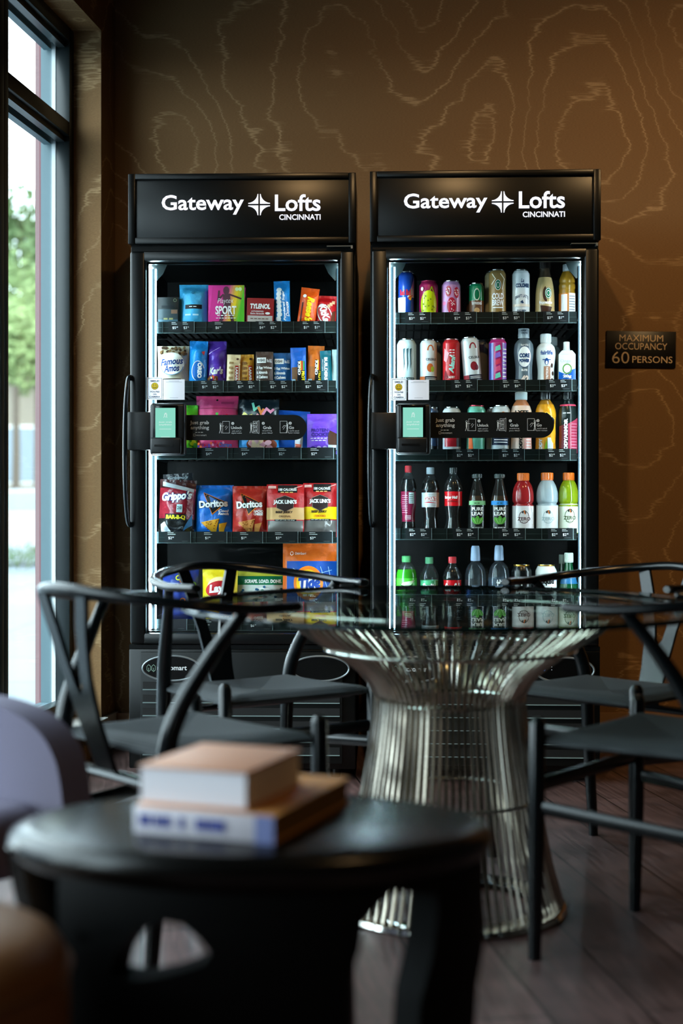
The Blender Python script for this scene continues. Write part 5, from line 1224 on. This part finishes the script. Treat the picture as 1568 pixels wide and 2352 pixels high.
def art(p, R, z0, z1): h = z1 - z0; p.text('smart', -R * .12, z0 + h * .5, h * .9, R * .42, WHT, rot=pi / 2, bold=.03); p.text('water', R * .32, z0 + h * .42, h * .7, R * .34, WHT, rot=pi / 2)
bottle(D5, 1121, 1170, 1253, 'water bottle with a tall pale cap and upright white lettering', 'dome', WATER, WCAP, (.10, .58, clear('clear_label', (.9, .95, 1), 1.4, 0, .08, (.3, .5, .7))), art, cap='sportcap')
def ldeath(c):
    def art(p, R, h): p.text('Liquid', 0, h * .70, R * 1.45, h * .13, c, bold=.06); p.text('Death', 0, h * .55, R * 1.3, h * .12, c, bold=.06)
    return art
GOLD = mat('#c9a24a', .25, .9)
can(D5, 1174, 1221, 1297, 'black water can with white gothic lettering and gold lid', gl('#0f1213'), ldeath(WHT), sleek=False, top=GOLD)
can(D5, 1229, 1278, 1297, 'white water can with dark gothic lettering and gold lid', gl('#d9e0df'), ldeath(BLKI), sleek=False, top=GOLD)
def art(p, R, z0, z1): p.rect(-R, z0, R, z0 + (z1 - z0) * .3, WHT)
bottle(D5, 1283, 1329, 1270, 'dark green glass mineral water bottle with a white cap', 'glass', gl('#0f4a2c', .1), gl('#c9d6c9'), (.55, .68, gl('#2a6a9a')), None, name='mineral_water_bottle')
bottle(D5, 1272, 1312, 1274, 'second mineral water bottle hidden behind the front one', 'glass', gl('#0b3320', .1), gl('#7d8a80'), None, None, name='mineral_water_bottle', dd=.085)  # glass and cap darker than the front bottle's, shade put into the colours
# ------------------------------------------------------------ furniture
WOOD = mat('#04080a', .24, bump=.03, bscale=30, spec=.4)
def cord():
    m, nt, b, out = new_mat('woven_black_cord'); N = nt.nodes; L = nt.links
    tc = N.new('ShaderNodeTexCoord'); sp = N.new('ShaderNodeSeparateXYZ'); L.new(tc.outputs['Object'], sp.inputs[0])
    def mth(op, a, bb=None):
        n = N.new('ShaderNodeMath'); n.operation = op
        for i, x in enumerate((a, bb)):
            if x is None: continue
            if isinstance(x, (int, float)): n.inputs[i].default_value = x
            else: L.new(x, n.inputs[i])
        return n.outputs[0]
    mx = mth('MAXIMUM', mth('ABSOLUTE', sp.outputs[0]), mth('ABSOLUTE', sp.outputs[1]))
    wv = mth('SINE', mth('MULTIPLY', mx, 900.0))
    bp = N.new('ShaderNodeBump'); bp.inputs['Strength'].default_value = .7; bp.inputs['Distance'].default_value = .003; L.new(wv, bp.inputs['Height']); L.new(bp.outputs[0], b.inputs['Normal'])
    b.inputs['Base Color'].default_value = (*hx('#23282b'), 1); b.inputs['Roughness'].default_value = .75
    return m
CORD = cord()

def make_chair(label):
    """local +x is the way the sitter faces, y across"""
    t = empty('dining_chair'); tag(t, label, 'chair', 'black wishbone chairs around the glass table')
    K = 3
    # curved top rail and arms
    half = [(.125, .268, .753), (.08, .277, .753), (.0, .283, .753), (-.12, .262, .764), (-.215, .185, .778), (-.275, .085, .790), (-.292, 0, .795)]
    path = smooth_path(half + [(x, -y, z) for x, y, z in reversed(half[:-1])], 5)
    n = len(path); rr = []
    for i in range(n):
        q = abs(i / (n - 1) - .5) * 2            # 0 at the back, 1 at the tips
        rr.append((1.15 + .45 * max(0, (q - .55)) , 1.0 - .12 * q) if q < .985 else (1.0, .7))
    MB().tube(path, .0125, WOOD, 12, flat=rr, up=(0, 0, 1)).build('top_rail', t)
    for s in (1, -1):
        MB().tube([(.205, s * .235, .515), (.206, s * .235, .509), (.208, s * .235, .50), (.211, s * .235, .25), (.215, s * .235, 0)], [.008, .014, .0175, .0185, .0135], WOOD, 14).build('leg', t)
        rp = smooth_path([(-.2, s * .205, 0), (-.178, s * .205, .25), (-.165, s * .206, .45), (-.14, s * .217, .55), (-.075, s * .244, .665), (-.018, s * .272, .747)], 6)
        k = len(rp); rad = [.0135 + .0065 * sin(pi * min(1, (i / (k - 1)) * 1.15)) for i in range(k)]
        MB().tube(rp, rad, WOOD, 14).build('leg', t)
        MB().tube([(.21, s * .235, .325), (-.18, s * .205, .295)], .0105, WOOD, 10, flat=(.8, 1.5)).build('side_stretcher', t)
    MB().tube([(.209, -.235, .37), (.209, .235, .37)], .0105, WOOD, 10, flat=(.8, 1.5)).build('front_stretcher', t)
    MB().tube([(-.168, -.205, .40), (-.168, .205, .40)], .012, WOOD, 10, flat=(1.5, .9)).build('rear_stretcher', t)
    # Y-shaped back splat: outline in (across, along), bent to lean back
    out = [(-.036, 0), (.036, 0), (.040, .10), (.052, .20), (.078, .30), (.098, .365), (.062, .365), (.040, .30), (.012, .175), (0, .16), (-.012, .175), (-.040, .30), (-.062, .365), (-.098, .365), (-.078, .30), (-.052, .20), (-.040, .10)]
    def lean(x, y, z):
        q = z / .365
        return (-.172 - .108 * q - .012 * sin(pi * q) + y, x, .405 + .375 * q)
    MB().prism(out, -.0055, .0055, WOOD, mp=lean, L=.03).build('back_splat', t)
    # woven seat, thick rolled edges, dished towards the middle
    sb = MB(); N = 20; v = []; f = []
    def corner(a, b):
        xf = .205; xr = -.165; x = xr + (xf - xr) * a; w = (.208 + (.232 - .208) * a); return x, (b * 2 - 1) * w
    for j in range(N + 1):
        for i in range(N + 1):
            a, b = i / N, j / N; x, y = corner(a, b)
            e = min(a, 1 - a, b, 1 - b) * 2
            z = .466 + .016 * (1 - (1 - min(1, e * 5)) ** 2) - .020 * (sin(pi * a) * sin(pi * b))
            v.append((x, y, z))
    n0 = len(v)
    for j in range(N + 1):
        for i in range(N + 1):
            x, y = corner(i / N, j / N); e = min(i / N, 1 - i / N, j / N, 1 - j / N) * 2
            v.append((x, y, .458 - .012 * min(1, e * 5)))
    W = N + 1
    for j in range(N):
        for i in range(N):
            q = (j * W + i, j * W + i + 1, (j + 1) * W + i + 1, (j + 1) * W + i); f.append(q); f.append(tuple(n0 + k for k in reversed(q)))
    for i in range(N):
        for a, b in ((i, i + 1), (N * W + i + 1, N * W + i)): f.append((b, a, a + n0, b + n0))
        for a, b in (((i + 1) * W, i * W), (i * W + N, (i + 1) * W + N)): f.append((b, a, a + n0, b + n0))
    sb.add(v, f, CORD, True); sb.build('seat', t, angle=60)
    return t
def copy_tree(o, parent=None):
    c = o.copy(); COL.objects.link(c)
    if parent: c.parent = parent
    for ch in list(o.children): copy_tree(ch, c)
    return c
CH = [((-.358, 3.094), 40.1, 'black wishbone chair nearest the window, its Y-shaped back turned to the side table'),
      ((-.226, 3.91), -54.1, 'black wishbone chair standing in front of the snack cooler'),
      ((.734, 3.895), -137.0, 'black wishbone chair in front of the patterned wall with daylight on its back'),
      ((.724, 3.075), 142.0, 'black wishbone chair on the near side of the table, side-on with long stretchers')]
ch0 = None
for (xy, a, lab) in CH:
    o = make_chair(lab) if ch0 is None else copy_tree(ch0)
    ch0 = ch0 or o
    o.location = (*xy, 0); o.rotation_euler = (0, 0, radians(a)); o['label'] = lab

# round glass table on a flared base of steel rods
TX, TY = .26, 3.42
tb = empty('dining_table', (TX, TY, 0)); tag(tb, 'round glass dining table on a flared base of polished steel rods', 'table')
GT = clear('table_glass', (.88, .95, .92), 1.5); GE = mat('#04120f', .08)
RG = .645
gt = MB(); n = 96
gt.lathe([(RG - .004, -.006), (RG, -.003), (RG, .003), (RG - .004, .006)], GE, n, caps=False)
o_ = len(gt.v)
gt.add([((RG - .004) * sin(2 * pi * i / n), -(RG - .004) * cos(2 * pi * i / n), .006) for i in range(n)], [tuple(range(n))], GT)
gt.add([((RG - .004) * sin(2 * pi * i / n), -(RG - .004) * cos(2 * pi * i / n), -.006) for i in range(n)], [tuple(reversed(range(n)))], GT)
go = gt.build('glass_top', tb); go.location = (0, 0, .727); go.rotation_euler = (radians(.7), 0, 0)   # slight tilt added so the pane mirrors the bottles
STEEL = mat('#bcb2a3', .2, 1.0); STEEL2 = mat('#d8d6d0', .1, 1.0)
prof = [(.405, .712), (.36, .668), (.285, .620), (.216, .568), (.186, .527), (.179, .496), (.190, .401), (.208, .297), (.238, .13), (.268, .02)]
rod = MB(); NR = 80
pf = smooth_path([(r, 0, z) for r, z in prof], 3)
for k in range(NR):
    a = 2 * pi * (k + .5) / NR; ca, sa = cos(a), sin(a)
    rod.tube([(p.x * ca, p.x * sa, p.z) for p in pf], .0048, STEEL, 6, up=None)
rod.build('rod_base', tb)
def ring(r, z, t, name, mt=STEEL2):
    MB().tube([(r * cos(2 * pi * i / 72), r * sin(2 * pi * i / 72), z) for i in range(73)], t, mt, 8, cap=False).build(name, tb)
ring(.4, .7135, .007, 'top_ring'); ring(.30, .622, .0045, 'spacer_ring'); ring(.172, .498, .006, 'waist_ring'); ring(.215, .27, .0045, 'spacer_ring')
MB().lathe([(.20, .0), (.276, .0), (.28, .006), (.276, .016), (.262, .02), (.20, .012)], STEEL2, 72, caps=False).build('foot_ring', tb)

# dark sculpted side table in the foreground
SX, SY, A_, B_ = -.131, 2.08, .353, .232
BW = mat('#070605', .24, bump=.03, bscale=25, spec=.4); 
st = empty('side_table', (SX, SY, 0)); tag(st, 'low dark brown oval side table with chunky arched legs, holding books', 'side table')
MB().lathe([(.86, .448), (.95, .452), (.99, .465), (1.0, .478), (.985, .49), (.95, .497), (.9, .5)], BW, 80, a=A_, b=B_).build('tabletop', st)
def wrap(off):
    def f(x, y, z):
        q = max(-.999, min(.999, x / (A_ * .97)))
        yy = -B_ * .95 * sqrt(1 - q * q)
        nrm = Vector((x / (A_ * A_), yy / (B_ * B_))).normalized()
        return (x - nrm.x * y, yy - nrm.y * y, z)
    return f
X = lambda px: (px - 784) / FPX * 1.92 - SX
Zp = lambda py: HC + (1176 - py) / FPX * 1.92
blk = [(X(205), 0), (X(800), 0), (X(800), Zp(2235)), (X(826), Zp(2160)), (X(835), Zp(2100)), (X(905), .445), (X(150), .455), (X(128), Zp(2010)), (X(130), Zp(2180)), (X(160), Zp(2352))]
hole = [(X(258), Zp(2228)), (X(272), Zp(2180)), (X(318), Zp(2120)), (X(390), Zp(2092)), (X(430), Zp(2098)), (X(468), Zp(2130)), (X(492), Zp(2160)), (X(478), Zp(2182)), (X(400), Zp(2212)), (X(330), Zp(2228)), (X(300), Zp(2231))]
BL_ = mat('#040404', .6, bump=.03, bscale=25, spec=.12)
MB().prism(blk, 0, .055, BL_, holes=[hole], mp=wrap(0), L=.03, smooth=True).build('leg', st)
leg2 = [(X(925), 0), (X(1075), 0), (X(1110), Zp(2310)), (X(1130), Zp(2230)), (X(1132), Zp(2000)), (X(1115), .455), (X(850), .45), (X(1005), Zp(2062)), (X(1010), Zp(2090)), (X(995), Zp(2200)), (X(965), Zp(2300))]
MB().prism(leg2, 0, .06, BL_, mp=wrap(0), L=.03, smooth=True).build('leg', st)
MB().tube(smooth_path([(-.325, .02, .46), (-.318, .03, .40), (-.298, .04, .30), (-.285, .05, .15), (-.30, .05, 0)], 5), .03, BW, 14, flat=(.75, 1.3)).build('leg', st)
MB().tube(smooth_path([(.10, .15, .46), (.115, .16, .30), (.12, .17, .0)], 5), .035, BW, 14).build('leg', st)

# two books
def book(name, label, x0, x1, y0, y1, th, loc, rz, cover, spine, pages, spine_art=False, open_front=False):
    t = empty(name, loc, radians(rz)); tag(t, label, 'book', 'books on the side table')
    c = .003
    MB().box(x0, x1, y0, y1, 0, c, cover, .001).build('cover', t); MB().box(x0, x1, y0, y1, th - c, th, cover, .001).build('cover', t)
    MB().box(x0 + .002, x1 - .003, y0 + (.003 if open_front else .002), y1 - .003, c, th - c, pages).build('pages', t)
    if not open_front:
        s = MB(); s.box(x0, x1, y0 - .002, y0 + .001, 0, th, spine, .001)
        if spine_art:
            pr = Print(s, lambda u, v, o: (u, y0 - .0022 - o, v), None); BL = mat('#3b4488', .6)
            for k, (a, b) in enumerate(((.04, .13), (.15, .20), (.21, .27), (.33, .37), (.45, .53), (.54, .66))): pr.rect(x0 + (x1 - x0) * a, th * .3, x0 + (x1 - x0) * b, th * .72, BL)
            pr.rect(x1 - (x1 - x0) * .13, 0, x1, th, mat('#6b74a4', .6))
        s.build('spine', t)
    return t
PG = mat('#d9d4dc', .7)
book('book', 'lower book with a pale blue-lettered spine and orange cover', -.105, .108, -.075, .225, .038, (-.166, 2.03, .5005), -20, mat('#c98a4a', .5), mat('#c9c2cb', .6), mat('#7a5a2c', .7), True)
book('book', 'upper book with white page edges lying on the orange-covered book', -.083, .083, -.07, .135, .054, (-.184, 2.045, .5393), -20, mat('#c79379', .5), PG, mat('#e2dde4', .7), False, True)

# pale lounge chair at the frame's edge and a brown leather pouf
FAB = mat('#7f798d', .9, bump=.15, bscale=300); OAK = mat('#5a3a22', .5)
lc = empty('lounge_chair', (-.725, 2.70, 0), radians(-12)); tag(lc, 'lavender grey upholstered lounge chair with a rounded back by the window', 'lounge chair')
def superell(w, z0, z1, n=40, p=2.6):
    pts = [(-w, z0)]
    for i in range(n + 1):
        t = pi - pi * i / n; c_, s_ = cos(t), sin(t)
        pts.append((w * (abs(c_) ** (2 / p)) * (1 if c_ > 0 else -1), z0 + (z1 - z0) * (.35 + .65 * abs(s_) ** (2 / p))))
    return pts + [(w, z0)]
bk = MB(); bk.prism(superell(.27, .30, .613, p=3.4), -.035, .035, FAB, mp=lambda x, y, z: (x, y + .9 * x * x - (z - .30) * .12, z), L=.04, smooth=True)
bo = bk.build('backrest', lc, angle=50)
md = bo.modifiers.new('soft edge', 'BEVEL'); md.width = .02; md.segments = 4; md.limit_method = 'ANGLE'
MB().box(-.25, .25, -.50, .0, .30, .43, FAB, .04, 4).build('seat_cushion', lc)
for x in (-.2, .2):
    for y in (-.44, .02): MB().tube([(x, y, .31), (x * 1.12, y * 1.05, 0)], [.018, .012], OAK, 10).build('leg', lc)
lc.rotation_euler = (0, 0, radians(-37))
pf_ = empty('pouf', (-.537, 1.75, -.024)); tag(pf_, 'round brown leather pouf in the near corner by the side table', 'pouf')
LE = mat('#6a4522', .5, bump=.1, bscale=60)
MB().lathe([(.16, .024), (.195, .04), (.2, .06), (.2, .40), (.195, .425), (.18, .447), (.155, .46), (.1, .466), (.001, .467)], LE, 48).build('cushion', pf_)
MB().tube([(.2 * cos(2 * pi * i / 48), .2 * sin(2 * pi * i / 48), .41) for i in range(49)], .004, LE, 6, cap=False).build('piping', pf_)
